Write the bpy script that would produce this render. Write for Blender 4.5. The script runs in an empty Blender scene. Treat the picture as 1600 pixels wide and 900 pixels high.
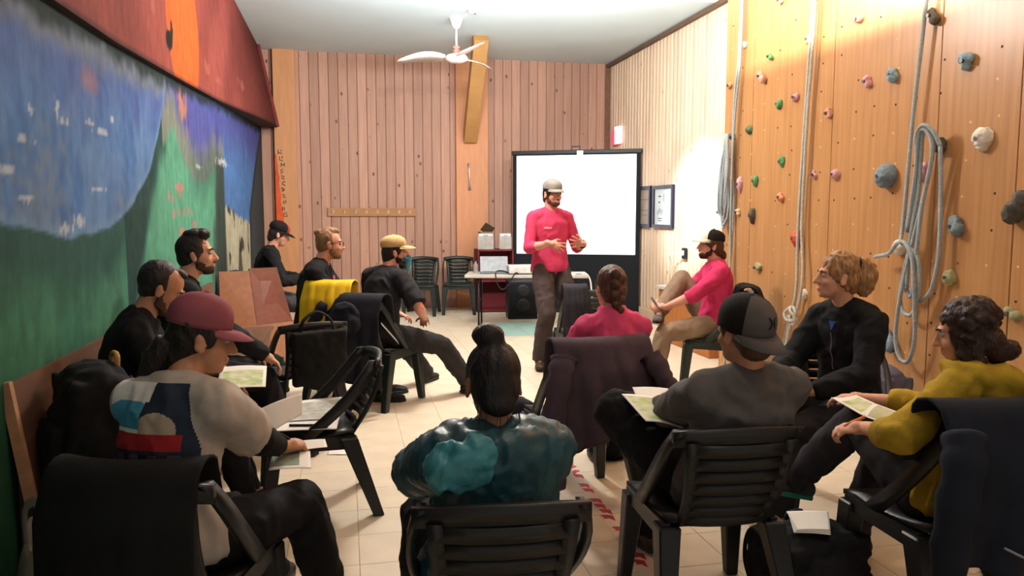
import bpy, bmesh, math, random
from mathutils import Vector, Matrix, noise
from mathutils.bvhtree import BVHTree
random.seed(7)
V = Vector
PI = math.pi
scene = bpy.context.scene
COL = scene.collection

# ------------------------------------------------------------------ camera, world, exposure
cam_d = bpy.data.cameras.new('camera')
cam_d.sensor_width = 36.0
cam_d.lens = 27.0
cam_d.clip_start = 0.05
cam = bpy.data.objects.new('camera', cam_d)
COL.objects.link(cam)
cam.location = (0, 0, 1.46)
cam.rotation_euler = (math.radians(90 - 5.47), 0, math.radians(-12.2))
scene.camera = cam

world = bpy.data.worlds.new('world')
scene.world = world
world.use_nodes = True
bg = world.node_tree.nodes['Background']
bg.inputs['Color'].default_value = (1.0, 0.93, 0.86, 1)
bg.inputs['Strength'].default_value = 0.46
scene.view_settings.view_transform = 'Standard'
scene.view_settings.look = 'None'
scene.view_settings.exposure = 0.0
scene.view_settings.gamma = 1.0
scene.view_settings.use_curve_mapping = False

def lamp(name, kind, loc, energy, color=(1, 1, 1), target=None, **kw):
    d = bpy.data.lights.new(name, kind)
    d.energy = energy
    d.color = color
    for k, v in kw.items():
        setattr(d, k, v)
    o = bpy.data.objects.new(name, d)
    COL.objects.link(o)
    o.location = loc
    if target is not None:
        o.rotation_euler = (V(target) - V(loc)).to_track_quat('-Z', 'Y').to_euler()
    return o

# hanging lamp of the room, above the top of the frame
lamp('ceiling_lamp_light', 'POINT', (0.9, 6.3, 3.45), 270, (1.0, 0.92, 0.84), shadow_soft_size=0.13)
lamp('rear_fill_light', 'POINT', (1.2, 1.5, 3.45), 30, (1.0, 0.90, 0.80), shadow_soft_size=0.2)  # weak fill added over the near end; no lamp hangs there
# strip light for the climbing wall, cut off by the added trough
lamp('wall_washer_light', 'AREA', (2.30, 4.1, 3.42), 170, (1.0, 0.92, 0.78), (3.5, 4.1, 2.9), shape='RECTANGLE', size=4.2, size_y=0.025)
lamp('ceiling_fill_light', 'AREA', (1.6, 6.9, 2.95), 210, (0.90, 0.97, 1.0), (1.6, 8.2, 3.86), shape='RECTANGLE', size=2.4, size_y=0.3)  # area light added to brighten the ceiling; no fixture holds it
# projector throw and the spot on the pale side wall
lamp('projector_light', 'SPOT', (1.95, 8.0, 3.3), 150, (0.93, 0.96, 1.0), (3.4, 11.0, 1.6), spot_size=math.radians(42), spot_blend=0.5, shadow_soft_size=0.05)
lamp('side_spot_light', 'SPOT', (1.6, 6.6, 3.3), 1700, (0.96, 0.97, 1.0), (4.2, 8.75, 1.6), spot_size=math.radians(24), spot_blend=0.55, shadow_soft_size=0.06)

# ------------------------------------------------------------------ materials
def lin(h):
    if isinstance(h, tuple):
        return h
    h = h.lstrip('#')
    out = []
    for i in (0, 2, 4):
        c = int(h[i:i + 2], 16) / 255
        out.append(c / 12.92 if c <= 0.04045 else ((c + 0.055) / 1.055) ** 2.4)
    return tuple(out)

MATS = {}
def mat(name, col, rough=0.75, var=0.12, scale=18, bump=0.0, bscale=120, stretch=(1, 1, 1), spec=0.3, col2=None, emit=0.0, alpha=1.0, metal=0.0, sheen=0.0):
    if name in MATS:
        return MATS[name]
    m = bpy.data.materials.new(name)
    m.use_nodes = True
    nt = m.node_tree
    b = nt.nodes['Principled BSDF']
    c = lin(col)
    c2 = lin(col2) if col2 else tuple(max(0, x * (1 - var * 2)) for x in c)
    tc = nt.nodes.new('ShaderNodeTexCoord')
    mp = nt.nodes.new('ShaderNodeMapping')
    mp.inputs['Scale'].default_value = stretch
    nt.links.new(tc.outputs['Object'], mp.inputs['Vector'])
    n = nt.nodes.new('ShaderNodeTexNoise')
    n.inputs['Scale'].default_value = scale
    n.inputs['Detail'].default_value = 4
    nt.links.new(mp.outputs['Vector'], n.inputs['Vector'])
    r = nt.nodes.new('ShaderNodeValToRGB')
    r.color_ramp.elements[0].position = 0.35
    r.color_ramp.elements[1].position = 0.65
    r.color_ramp.elements[0].color = (*c2, 1)
    r.color_ramp.elements[1].color = (*c, 1)
    nt.links.new(n.outputs['Fac'], r.inputs['Fac'])
    nt.links.new(r.outputs['Color'], b.inputs['Base Color'])
    b.inputs['Roughness'].default_value = rough
    b.inputs['Specular IOR Level'].default_value = spec
    b.inputs['Metallic'].default_value = metal
    if sheen:
        b.inputs['Sheen Weight'].default_value = sheen
    if alpha < 1:
        b.inputs['Alpha'].default_value = alpha
    if emit:
        b.inputs['Emission Color'].default_value = (*c, 1)
        b.inputs['Emission Strength'].default_value = emit
    if bump:
        n2 = nt.nodes.new('ShaderNodeTexNoise')
        n2.inputs['Scale'].default_value = bscale
        n2.inputs['Detail'].default_value = 3
        nt.links.new(mp.outputs['Vector'], n2.inputs['Vector'])
        bp = nt.nodes.new('ShaderNodeBump')
        bp.inputs['Strength'].default_value = bump
        bp.inputs['Distance'].default_value = 0.01
        nt.links.new(n2.outputs['Fac'], bp.inputs['Height'])
        nt.links.new(bp.outputs['Normal'], b.inputs['Normal'])
    MATS[name] = m
    return m

def wood_mat(name, col, col2, knot=None, rough=0.55, axis='Z', spec=0.3, tone=0.14):
    """planks: grain along one axis, every board of its own tone, small dark knots"""
    if name in MATS:
        return MATS[name]
    m = bpy.data.materials.new(name)
    m.use_nodes = True
    nt = m.node_tree
    L = nt.links.new
    b = nt.nodes['Principled BSDF']
    b.inputs['Roughness'].default_value = rough
    b.inputs['Specular IOR Level'].default_value = spec
    g = nt.nodes.new('ShaderNodeNewGeometry')
    oi = nt.nodes.new('ShaderNodeObjectInfo')
    off = nt.nodes.new('ShaderNodeVectorMath'); off.operation = 'ADD'
    mul = nt.nodes.new('ShaderNodeMath'); mul.operation = 'MULTIPLY'; mul.inputs[1].default_value = 37.0
    L(oi.outputs['Random'], mul.inputs[0])
    L(g.outputs['Position'], off.inputs[0])
    L(mul.outputs[0], off.inputs[1])
    mp = nt.nodes.new('ShaderNodeMapping')
    mp.inputs['Scale'].default_value = {'Z': (22, 22, 1.0), 'Y': (22, 1.0, 22), 'X': (1.0, 22, 22)}[axis]
    L(off.outputs[0], mp.inputs['Vector'])
    n = nt.nodes.new('ShaderNodeTexNoise'); n.inputs['Scale'].default_value = 1.6; n.inputs['Detail'].default_value = 5
    L(mp.outputs['Vector'], n.inputs['Vector'])
    r = nt.nodes.new('ShaderNodeValToRGB')
    r.color_ramp.elements[0].position = 0.3; r.color_ramp.elements[1].position = 0.7
    r.color_ramp.elements[0].color = (*lin(col2), 1); r.color_ramp.elements[1].color = (*lin(col), 1)
    L(n.outputs['Fac'], r.inputs['Fac'])
    hsv = nt.nodes.new('ShaderNodeHueSaturation')
    mr = nt.nodes.new('ShaderNodeMapRange')
    mr.inputs['To Min'].default_value = 1 - tone; mr.inputs['To Max'].default_value = 1 + tone
    L(oi.outputs['Random'], mr.inputs['Value'])
    L(mr.outputs['Result'], hsv.inputs['Value'])
    L(r.outputs['Color'], hsv.inputs['Color'])
    out = hsv.outputs['Color']
    if knot:
        vo = nt.nodes.new('ShaderNodeTexVoronoi'); vo.inputs['Scale'].default_value = 1.0
        mp2 = nt.nodes.new('ShaderNodeMapping')
        mp2.inputs['Scale'].default_value = {'Z': (5.5, 5.5, 3.6), 'Y': (5.5, 3.6, 5.5), 'X': (3.6, 5.5, 5.5)}[axis]
        L(off.outputs[0], mp2.inputs['Vector']); L(mp2.outputs['Vector'], vo.inputs['Vector'])
        kr = nt.nodes.new('ShaderNodeValToRGB')
        kr.color_ramp.elements[0].position = 0.06; kr.color_ramp.elements[0].color = (1, 1, 1, 1)
        kr.color_ramp.elements[1].position = 0.13; kr.color_ramp.elements[1].color = (0, 0, 0, 1)
        L(vo.outputs['Distance'], kr.inputs['Fac'])
        mx = nt.nodes.new('ShaderNodeMix'); mx.data_type = 'RGBA'
        L(kr.outputs['Color'], mx.inputs['Factor'])
        L(out, mx.inputs['A']); mx.inputs['B'].default_value = (*lin(knot), 1)
        out = mx.outputs['Result']
    L(out, b.inputs['Base Color'])
    MATS[name] = m
    return m

def paint_mat(name, rough=0.6, spec=0.25):
    """painted surface: colour attribute plus brushy noise"""
    m = bpy.data.materials.new(name)
    m.use_nodes = True
    nt = m.node_tree
    L = nt.links.new
    b = nt.nodes['Principled BSDF']
    b.inputs['Roughness'].default_value = rough
    b.inputs['Specular IOR Level'].default_value = spec
    a = nt.nodes.new('ShaderNodeVertexColor'); a.layer_name = 'paint'
    g = nt.nodes.new('ShaderNodeNewGeometry')
    mp = nt.nodes.new('ShaderNodeMapping'); mp.inputs['Scale'].default_value = (6, 6, 2.2)
    L(g.outputs['Position'], mp.inputs['Vector'])
    n = nt.nodes.new('ShaderNodeTexNoise'); n.inputs['Scale'].default_value = 2.0; n.inputs['Detail'].default_value = 8; n.inputs['Roughness'].default_value = 0.7
    L(mp.outputs['Vector'], n.inputs['Vector'])
    mr = nt.nodes.new('ShaderNodeMapRange'); mr.inputs['From Min'].default_value = 0.3; mr.inputs['From Max'].default_value = 0.7
    mr.inputs['To Min'].default_value = 0.78; mr.inputs['To Max'].default_value = 1.2
    L(n.outputs['Fac'], mr.inputs['Value'])
    hsv = nt.nodes.new('ShaderNodeHueSaturation')
    L(mr.outputs['Result'], hsv.inputs['Value']); L(a.outputs['Color'], hsv.inputs['Color'])
    L(hsv.outputs['Color'], b.inputs['Base Color'])
    bp = nt.nodes.new('ShaderNodeBump'); bp.inputs['Strength'].default_value = 0.15; bp.inputs['Distance'].default_value = 0.01
    L(n.outputs['Fac'], bp.inputs['Height']); L(bp.outputs['Normal'], b.inputs['Normal'])
    return m

# ------------------------------------------------------------------ object helpers
def tag(o, label=None, cat=None, group=None, kind=None):
    if label: o['label'] = label
    if cat: o['category'] = cat
    if group: o['group'] = group
    if kind: o['kind'] = kind
    return o

def empty(name, loc=(0, 0, 0), rz=0.0, label=None, cat=None, group=None, kind=None):
    o = bpy.data.objects.new(name, None)
    o.empty_display_size = 0.1
    COL.objects.link(o)
    o.location = loc
    o.rotation_euler = (0, 0, rz)
    return tag(o, label, cat, group, kind)

def link(name, me, mats, parent=None, smooth=False):
    o = bpy.data.objects.new(name, me)
    COL.objects.link(o)
    if mats is not None:
        for m in (mats if isinstance(mats, (list, tuple)) else [mats]):
            me.materials.append(m)
    if parent is not None:
        o.parent = parent
    if smooth:
        me.polygons.foreach_set('use_smooth', [True] * len(me.polygons))
    return o

def frame_of(d, hint=V((0, 0, 1))):
    d = V(d).normalized()
    if abs(d.dot(hint)) > 0.95:
        hint = V((0, 1, 0)) if abs(d.y) < 0.9 else V((1, 0, 0))
    a = hint.cross(d).normalized()
    b = d.cross(a)
    return a, b, d

class Geo:
    """collects closed shells; build() links them as one mesh object"""
    def __init__(s):
        s.v = []; s.f = []; s.m = []
    def add(s, vs, fs, mi=0):
        k = len(s.v)
        s.v += [tuple(v) for v in vs]
        s.f += [tuple(i + k for i in f) for f in fs]
        s.m += [mi] * len(fs)
        return s
    def box(s, c, size, R=None, mi=0):
        hx, hy, hz = [q / 2 for q in size]
        vs = [V((x, y, z)) for z in (-hz, hz) for y in (-hy, hy) for x in (-hx, hx)]
        if R is not None: vs = [R @ v for v in vs]
        c = V(c)
        return s.add([v + c for v in vs], [(0, 2, 3, 1), (4, 5, 7, 6), (0, 1, 5, 4), (2, 6, 7, 3), (0, 4, 6, 2), (1, 3, 7, 5)], mi)
    def hexa(s, bot, top, mi=0):
        """eight corners: bottom quad and top quad, both counter-clockwise seen from above"""
        return s.add(list(bot) + list(top), [(3, 2, 1, 0), (4, 5, 6, 7), (0, 1, 5, 4), (1, 2, 6, 5), (2, 3, 7, 6), (3, 0, 4, 7)], mi)
    def post(s, p0, p1, w0, d0, w1, d1, mi=0):
        """tapered rectangular bar from p0 to p1, width along x, depth along y"""
        p0, p1 = V(p0), V(p1)
        lo, hi, a = (p0, p1, (w0, d0, w1, d1)) if p0.z < p1.z else (p1, p0, (w1, d1, w0, d0))
        def q(p, w, d): return [p + V((-w / 2, -d / 2, 0)), p + V((w / 2, -d / 2, 0)), p + V((w / 2, d / 2, 0)), p + V((-w / 2, d / 2, 0))]
        return s.hexa(q(lo, a[0], a[1]), q(hi, a[2], a[3]), mi)
    def rings(s, rings, mi=0, cap=True):
        n = len(rings[0])
        vs = [p for r in rings for p in r]
        fs = []
        for i in range(len(rings) - 1):
            for j in range(n):
                k = (j + 1) % n
                fs.append((i * n + j, i * n + k, (i + 1) * n + k, (i + 1) * n + j))
        if cap:
            fs.append(tuple(reversed(range(n))))
            fs.append(tuple((len(rings) - 1) * n + j for j in range(n)))
        return s.add(vs, fs, mi)
    def loft(s, secs, n=16, mi=0):
        """secs: (centre, rx, ry, right, fwd) elliptical sections"""
        return s.rings([[V(c) + V(R) * (rx * math.cos(2 * PI * j / n)) + V(Fw) * (ry * math.sin(2 * PI * j / n)) for j in range(n)] for c, rx, ry, R, Fw in secs], mi)
    def tube(s, pts, rad, n=10, mi=0, flat=1.0, hint=V((0, 0, 1))):
        pts = [V(p) for p in pts]
        if not isinstance(rad, (list, tuple)): rad = [rad] * len(pts)
        rs = []
        prev = None
        for i, p in enumerate(pts):
            d = (pts[min(i + 1, len(pts) - 1)] - pts[max(i - 1, 0)])
            if d.length < 1e-9: d = V((0, 0, 1))
            d.normalize()
            if prev is None:
                a, b, _ = frame_of(d, hint)
            else:
                a = prev - d * prev.dot(d)
                a = a.normalized() if a.length > 1e-6 else frame_of(d)[0]
                b = d.cross(a)
            prev = a
            rs.append([p + a * (rad[i] * math.cos(2 * PI * j / n)) + b * (flat * rad[i] * math.sin(2 * PI * j / n)) for j in range(n)])
        return s.rings(rs, mi)
    def ell(s, c, r, R=None, n=16, m=10, mi=0):
        if isinstance(r, (int, float)): r = (r, r, r)
        c = V(c)
        vs = []
        for i in range(1, m):
            t = PI * i / m
            for j in range(n):
                p = 2 * PI * j / n
                v = V((r[0] * math.sin(t) * math.cos(p), r[1] * math.sin(t) * math.sin(p), -r[2] * math.cos(t)))
                vs.append(c + (R @ v if R is not None else v))
        lo, hi = V((0, 0, -r[2])), V((0, 0, r[2]))
        vs.append(c + (R @ lo if R is not None else lo)); vs.append(c + (R @ hi if R is not None else hi))
        b, t = len(vs) - 2, len(vs) - 1
        fs = []
        for i in range(m - 2):
            for j in range(n):
                k = (j + 1) % n
                fs.append((i * n + j, i * n + k, (i + 1) * n + k, (i + 1) * n + j))
        for j in range(n):
            k = (j + 1) % n
            fs.append((b, k, j)); fs.append((t, (m - 2) * n + j, (m - 2) * n + k))
        return s.add(vs, fs, mi)
    def cone(s, p0, p1, r0, r1, n=14, ends='rr', mi=0, mid=None):
        """limb piece; ends r = round, f = flat; mid = list of (t, radius)"""
        p0, p1 = V(p0), V(p1)
        pts, rad = [p0], [r0]
        for t, r in (mid or []):
            pts.append(p0.lerp(p1, t)); rad.append(r)
        pts.append(p1); rad.append(r1)
        s.tube(pts, rad, n, mi)
        if ends[0] == 'r': s.ell(p0, r0 * 0.995, None, n, 8, mi)
        if ends[1] == 'r': s.ell(p1, r1 * 0.995, None, n, 8, mi)
        return s
    def mesh(s, name):
        me = bpy.data.meshes.new(name)
        me.from_pydata(s.v, [], s.f)
        if any(s.m): me.polygons.foreach_set('material_index', s.m)
        me.update()
        return me
    def build(s, name, mats, parent=None, smooth=False, bevel=0, seg=2):
        me = s.mesh(name)
        o = link(name, me, mats, parent, smooth)
        if bevel:
            bm = bmesh.new(); bm.from_mesh(me)
            bmesh.ops.remove_doubles(bm, verts=bm.verts, dist=1e-5)
            ed = [e for e in bm.edges if len(e.link_faces) == 2 and e.calc_face_angle(0) > 0.6]
            bmesh.ops.bevel(bm, geom=ed, offset=bevel, segments=seg, profile=0.5, affect='EDGES', clamp_overlap=True)
            bm.to_mesh(me); bm.free()
        return o
    def blob(s, name, mats, parent=None, voxel=0.01, smooth=3, fold=None, decim=None, post=None):
        """fuse the shells into one continuous skin"""
        me = s.mesh(name)
        o = bpy.data.objects.new(name, me)
        COL.objects.link(o)
        r = o.modifiers.new('r', 'REMESH'); r.mode = 'VOXEL'; r.voxel_size = voxel
        if smooth:
            sm = o.modifiers.new('s', 'SMOOTH'); sm.factor = 0.5; sm.iterations = smooth
        if decim:
            dc = o.modifiers.new('d', 'DECIMATE'); dc.ratio = decim
        dg = bpy.context.evaluated_depsgraph_get()
        nm = bpy.data.meshes.new_from_object(o.evaluated_get(dg))
        nm.name = name
        bpy.data.objects.remove(o)
        bpy.data.meshes.remove(me)
        if fold: folds(nm, *fold)
        if post: post(nm)
        return link(name, nm, mats, parent, True)

def folds(me, amp, scale, stretch=(1, 1, 1), seed=0.0):
    off = V((seed * 3.1, seed * 1.7, seed * 5.3))
    st = V(stretch)
    nv = len(me.vertices)
    if nv == 0: return
    co = [v.co.copy() for v in me.vertices]
    no = [v.normal.copy() for v in me.vertices]
    out = []
    for c, n in zip(co, no):
        q = V((c.x * st.x, c.y * st.y, c.z * st.z)) * scale + off
        w = noise.noise_vector(q * 0.6) * 0.9
        k = noise.noise(q + w)
        k = (1 - abs(k) * 2.4)          # ridges like creases
        k = k * 0.75 + noise.noise(q * 2.3 + w) * 0.45
        out.extend(c + n * (k * amp))
    me.vertices.foreach_set('co', out)
    me.update()

def sheet(name, corners, mats, parent=None, nx=6, ny=6, thick=0.0006, sag=0.0, curl=0.0, matf=None):
    """a thin leaf of paper or cloth between four corners (ccw), bent, with real thickness"""
    a, b, c, d = [V(p) for p in corners]
    nrm = (b - a).cross(d - a).normalized()
    vs = []
    for j in range(ny + 1):
        for i in range(nx + 1):
            u, w = i / nx, j / ny
            p = a.lerp(b, u).lerp(d.lerp(c, u), w)
            p = p + nrm * (sag * math.sin(PI * u) + curl * w * w)
            vs.append(p)
    n = len(vs)
    vs2 = [p - nrm * thick for p in vs]
    g = Geo()
    fs, ms = [], []
    W = nx + 1
    for j in range(ny):
        for i in range(nx):
            k = j * W + i
            fs.append((k, k + 1, k + W + 1, k + W)); ms.append(matf((i + .5) / nx, (j + .5) / ny) if matf else 0)
            fs.append((n + k + W, n + k + W + 1, n + k + 1, n + k)); ms.append(0)
    rim = [i for i in range(W)] + [j * W + nx for j in range(1, ny + 1)] + [ny * W + i for i in range(nx - 1, -1, -1)] + [j * W for j in range(ny - 1, 0, -1)]
    for q in range(len(rim)):
        i, k = rim[q], rim[(q + 1) % len(rim)]
        fs.append((i, n + i, n + k, k)); ms.append(0)
    g.v = [tuple(p) for p in vs + vs2]; g.f = fs; g.m = ms
    return g.build(name, mats, parent, True)

def copy_tree(o, parent=None):
    c = o.copy()
    COL.objects.link(c)
    c.parent = parent
    for ch in o.children:
        copy_tree(ch, c)
    return c

def rotz(a): return Matrix.Rotation(a, 3, 'Z')
def rotx(a): return Matrix.Rotation(a, 3, 'X')
def roty(a): return Matrix.Rotation(a, 3, 'Y')
R = math.radians
# ------------------------------------------------------------------ the room
XL, XR, YB, ZC = -1.19, 4.2, 12.0, 3.86
Y0 = -1.2
def sstep(a, b, x):
    t = max(0.0, min(1.0, (x - a) / (b - a))) if b != a else float(x > a)
    return t * t * (3 - 2 * t)
def interp(pts, x):
    if x <= pts[0][0]: return pts[0][1]
    for (x0, y0), (x1, y1) in zip(pts, pts[1:]):
        if x <= x1: return y0 + (y1 - y0) * (x - x0) / (x1 - x0)
    return pts[-1][1]
def mixc(a, b, t): return tuple(p + (q - p) * t for p, q in zip(a, b))

# --- floor: vinyl tiles laid on a base
M_tile = mat('cream_vinyl_tile', '#e6d8c0', rough=0.38, var=0.05, scale=5, spec=0.35)
M_tile_t = mat('teal_vinyl_tile', '#9fc4bb', rough=0.38, var=0.06, scale=5, spec=0.35)
M_grout = mat('tile_joint', '#b3a58e', rough=0.9)
floor = Geo().box(((XL + XR) / 2, (Y0 + YB) / 2, -0.05), (XR - XL, YB - Y0, 0.092)).build('floor', M_grout)
tag(floor, kind='structure')
TS = 0.305
tb = Geo()
a, c = TS / 2 - 0.0012, TS / 2 - 0.003
tb.rings([[V((sx * q, sy * q, z)) for sx, sy in ((-1, -1), (1, -1), (1, 1), (-1, 1))] for q, z in ((a, -0.005), (a, -0.001), (c, 0.0))])
tile_me = tb.mesh('tile'); tile_me.materials.append(M_tile)
tile_teal = tb.mesh('tile_teal'); tile_teal.materials.append(M_tile_t)
cells = []
for i in range(18):
    for j in range(44):
        x, y = XL + TS * (i + .5), YB - TS * (j + .5)
        if x + TS / 2 > XR + .02 or y < Y0 + .1: continue
        # view cone on the ground, nearest first
        d = math.hypot(x, y); ang = math.degrees(math.atan2(x, y)) - 12.2
        vis = y > 2.1 and abs(ang) < 35
        cells.append((not vis, d, x, y))
cells.sort()
rest = Geo()
def is_teal(x, y): return (1.95 < x < 2.55 and 9.1 < y < 10.05) or (1.7 < x < 2.05 and 4.6 < y < 5.0)
for k, (nv, d, x, y) in enumerate(cells):
    if k < 296 and not nv:
        o = bpy.data.objects.new('tile', tile_teal if is_teal(x, y) else tile_me)
        COL.objects.link(o); o.parent = floor
        o.location = (x, y, random.uniform(-0.0003, 0.0003))
    else:
        rest.rings([[V((x + sx * q, y + sy * q, z)) for sx, sy in ((-1, -1), (1, -1), (1, 1), (-1, 1))] for q, z in ((a, -0.005), (a, -0.001), (c, 0.0))], mi=1 if is_teal(x, y) else 0)
tag(rest.build('far_tiles', [M_tile, M_tile_t], floor), kind='stuff')

# --- ceiling
M_ceil = mat('ceiling_paint', '#c9d6d8', rough=0.9, var=0.03, scale=1.2)
M_ceil_w = mat('ceiling_white_paint', '#f4f2ec', rough=0.9, var=0.01, scale=1.2)
ceil = Geo().box(((XL + XR) / 2, (8.45 + YB) / 2, ZC + 0.05), (XR - XL + .3, YB - 8.45 + .3, 0.1)).build('ceiling', M_ceil)
tag(ceil, kind='structure')
cw = Geo().box(((XL + XR) / 2, (Y0 + 8.30) / 2, ZC + 0.04), (XR - XL + .3, 8.30 - Y0, 0.1)).build('ceiling_white', M_ceil_w)
tag(cw, kind='structure')

# --- boarded back wall and right wall
M_pine = wood_mat('pine_board', '#b58c78', '#a67c68', knot='#64402f', rough=0.6)
M_pine_r = wood_mat('pale_pine_board', '#dcc3a8', '#cdae90', knot='#b48b69', rough=0.55, tone=0.10)
M_gap = mat('board_joint', '#805c49', rough=0.9)
M_gap_r = mat('board_joint_highlight', '#fbf0e0', rough=0.9)  # bright groove highlights painted as a pale backing colour
PW = 0.14
def board_mesh(name, w, h, t, gap, axis):
    """tongue-and-groove board with chamfered front edges; front towards -y (axis y) or -x (axis x)"""
    g = Geo()
    hw = w / 2 - gap
    prof = [(-hw, 0), (-hw, -t + 0.008), (-hw + 0.008, -t), (hw - 0.008, -t), (hw, -t + 0.008), (hw, 0)]
    if axis == 'y': ring = lambda z: [V((p, q, z)) for p, q in prof]
    else: ring = lambda z: [V((q, -p, z)) for p, q in prof]
    g.rings([ring(0.0), ring(h)])
    return g.mesh(name)
wb = Geo().box(((XL + XR) / 2, YB + 0.06, ZC / 2), (XR - XL + .3, 0.08, ZC)).build('wall_back', M_gap)
tag(wb, kind='structure')
bme = board_mesh('board', PW, ZC, 0.02, 0.002, 'y'); bme.materials.append(M_pine)
n = int((XR - XL) / PW)
for i in range(n):
    o = bpy.data.objects.new('board', bme); COL.objects.link(o); o.parent = wb
    o.location = (XL + PW * (i + .5), YB + 0.02, 0)
wr = Geo().box((XR + 0.06, (5.5 + YB) / 2, ZC / 2), (0.08, YB - 5.5, ZC)).build('wall_right', M_gap_r)
tag(wr, kind='structure')
rme = board_mesh('board_pale', 0.115, ZC, 0.012, 0.013, 'x'); rme.materials.append(M_pine_r)
y = YB - 0.06
while y > 6.0:
    o = bpy.data.objects.new('board', rme); COL.objects.link(o); o.parent = wr
    o.location = (XR + 0.021, y, 0)
    y -= 0.115
# near part of the right side, beside and behind the climbing wall
tag(Geo().box((XR + 0.06, (Y0 + 5.5) / 2, ZC / 2), (0.08, 5.5 - Y0, ZC)).build('wall_right_near', M_pine_r), kind='structure')
M_trim = mat('dark_trim', '#6b5442', rough=0.7)
tag(Geo().box((XR - 0.03, (6.8 + YB) / 2, ZC - 0.035), (0.05, YB - 6.8, 0.05)).build('trim_1', M_trim), kind='structure')
tag(Geo().box((XR - 0.015, (6.8 + YB) / 2, 0.06), (0.03, YB - 6.8, 0.12)).build('baseboard_right', M_pine_r), kind='structure')
tag(Geo().box(((XL + XR) / 2, YB - 0.01, 0.06), (XR - XL, 0.02, 0.12)).build('baseboard_back', M_pine), kind='structure')

# --- orange painted posts and the diagonal brace
M_post = mat('salmon_painted_wood', '#cf9068', rough=0.6, var=0.05, scale=3, stretch=(8, 8, 1))
M_post2 = mat('ochre_painted_wood', '#c98f62', rough=0.6, var=0.06, scale=3, stretch=(8, 8, 1))
M_brace = mat('brace_wood', '#b98a54', rough=0.6, var=.06, scale=6)
post = Geo().box((1.94, YB - 0.06, ZC / 2), (0.50, 0.12, ZC)).build('post', M_post, bevel=0.006)
tag(post, 'wide salmon painted post in the middle of the boarded back wall', 'post')
br = Geo()
p0, p1 = V((1.90, YB - 0.14, 2.62)), V((1.83, 10.45, ZC - 0.02))
bd = (p1 - p0).normalized(); bs = bd.cross(V((1, 0, 0))).normalized(); bxv = bs.cross(bd)
br.rings([[p + bxv * a * .10 + bs * b * .09 for a, b in ((-1, -1), (1, -1), (1, 1), (-1, 1))] for p in (p0, p1)])
brace = br.build('brace_beam', M_brace, bevel=0.006)
# square bar: turn the 4-gon so its faces are flat
brace.data.transform(Matrix.Identity(4))
tag(brace, 'diagonal brown timber brace from post up to ceiling behind the fan', 'beam')
postl = Geo().box((-0.84, YB - 0.05, ZC / 2), (0.31, 0.1, ZC)).build('post', M_post2, bevel=0.006)
tag(postl, 'narrow ochre post in the left corner with vertical black handwriting', 'post')
M_orange = mat('orange_spray', '#dd5a2c', rough=0.7, var=0.15, scale=9)
g = Geo(); random.seed(3)
rs = []
for k in range(15):
    z = 1.15 + k * 0.085
    w = 0.12 * (1 - k / 17) + random.uniform(-0.012, 0.012)
    rs.append([V((-0.995, YB - 0.104, z)), V((-0.995 + w, YB - 0.104, z)), V((-0.995 + w, YB - 0.1008, z)), V((-0.995, YB - 0.1008, z))])
g.rings(rs); g.build('orange_paint', M_orange, postl)
# brush-written column of signs (drawn stroke by stroke, as illegible as in the photograph)
M_ink = mat('black_paint_line', '#2a1712', rough=0.8)
gl = [[[(0, 1), (0, 0)], [(0, .35), (.9, .2)], [(.5, .9), (.9, .7)]], [[(0, .9), (0, .1), (.8, .1)], [(.8, .9), (.5, .5)]],
      [[(.1, .9), (.1, .1)], [(.1, .5), (.9, .5)], [(.9, .9), (.9, .1)]], [[(.9, .9), (.2, .6), (.9, .3), (.2, .05)]],
      [[(.1, .8), (.9, .6)], [(.2, .3), (.9, .1)]], [[(.8, .9), (.1, .7), (.1, .3), (.8, .1)]],
      [[(0, .8), (.6, .9), (.9, .5), (.3, .1)], [(.2, .5), (.7, .5)]], [[(.1, .9), (.8, .6), (.1, .4), (.9, .1)]],
      [[(.1, .1), (.1, .8), (.6, .9), (.6, .3)]], [[(.1, .9), (.1, .1)], [(.5, .8), (.5, .1)]], [[(.9, .9), (.1, .9), (.1, .1), (.9, .1), (.9, .5), (.4, .5)]]]
g = Geo()
for k, ch in enumerate(gl):
    zt = 2.42 - k * 0.092
    x0 = -0.945 + 0.012 * (k % 3) + 0.004 * k
    for st in ch:
        g.tube([V((x0 + u * 0.058, YB - 0.102, zt - 0.08 + w * 0.07)) for u, w in st], 0.0055, n=5)
g.build('handwriting', M_ink, postl)

# --- left wall: mural on boards, the red upper part leans out
def zline(y): return interp([(-2, 2.2), (3.17, 2.33), (4.5, 2.36), (5.91, 2.43), (8.45, 2.57), (12, 2.74)], y)
C_ = {k: lin(v) for k, v in dict(blue='#5a86c2', blue_hi='#7fa2c8', purple='#5a5fa6', indigo='#3d489c', dark='#22342f', slate='#365a56', green='#4c8668', teal='#66ad90', deep='#33644a', grey='#8a9186', taupe='#4b4a45', cream='#cfc9ae', spire='#4d5a66', white='#dfe6ea', pink='#d8857e', orange='#c98850', black='#1b1d1b').items()}
def nz(y, z, s, o=0): return noise.noise(V((y * s + o, z * s - o, o * 1.7)))
arc = [(-2, 1.9), (1.5, 1.7), (3.04, 1.44), (3.74, 1.35), (4.31, 1.39), (4.83, 1.53), (5.25, 1.76), (5.5, 1.98), (5.75, 2.3), (5.9, 2.6)]
hill = [(4.6, 0.8), (5.0, 1.25), (5.22, 1.6), (5.51, 1.86), (5.94, 2.08), (6.2, 1.92), (6.6, 1.74), (7.1, 1.70), (7.7, 1.9)]
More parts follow.
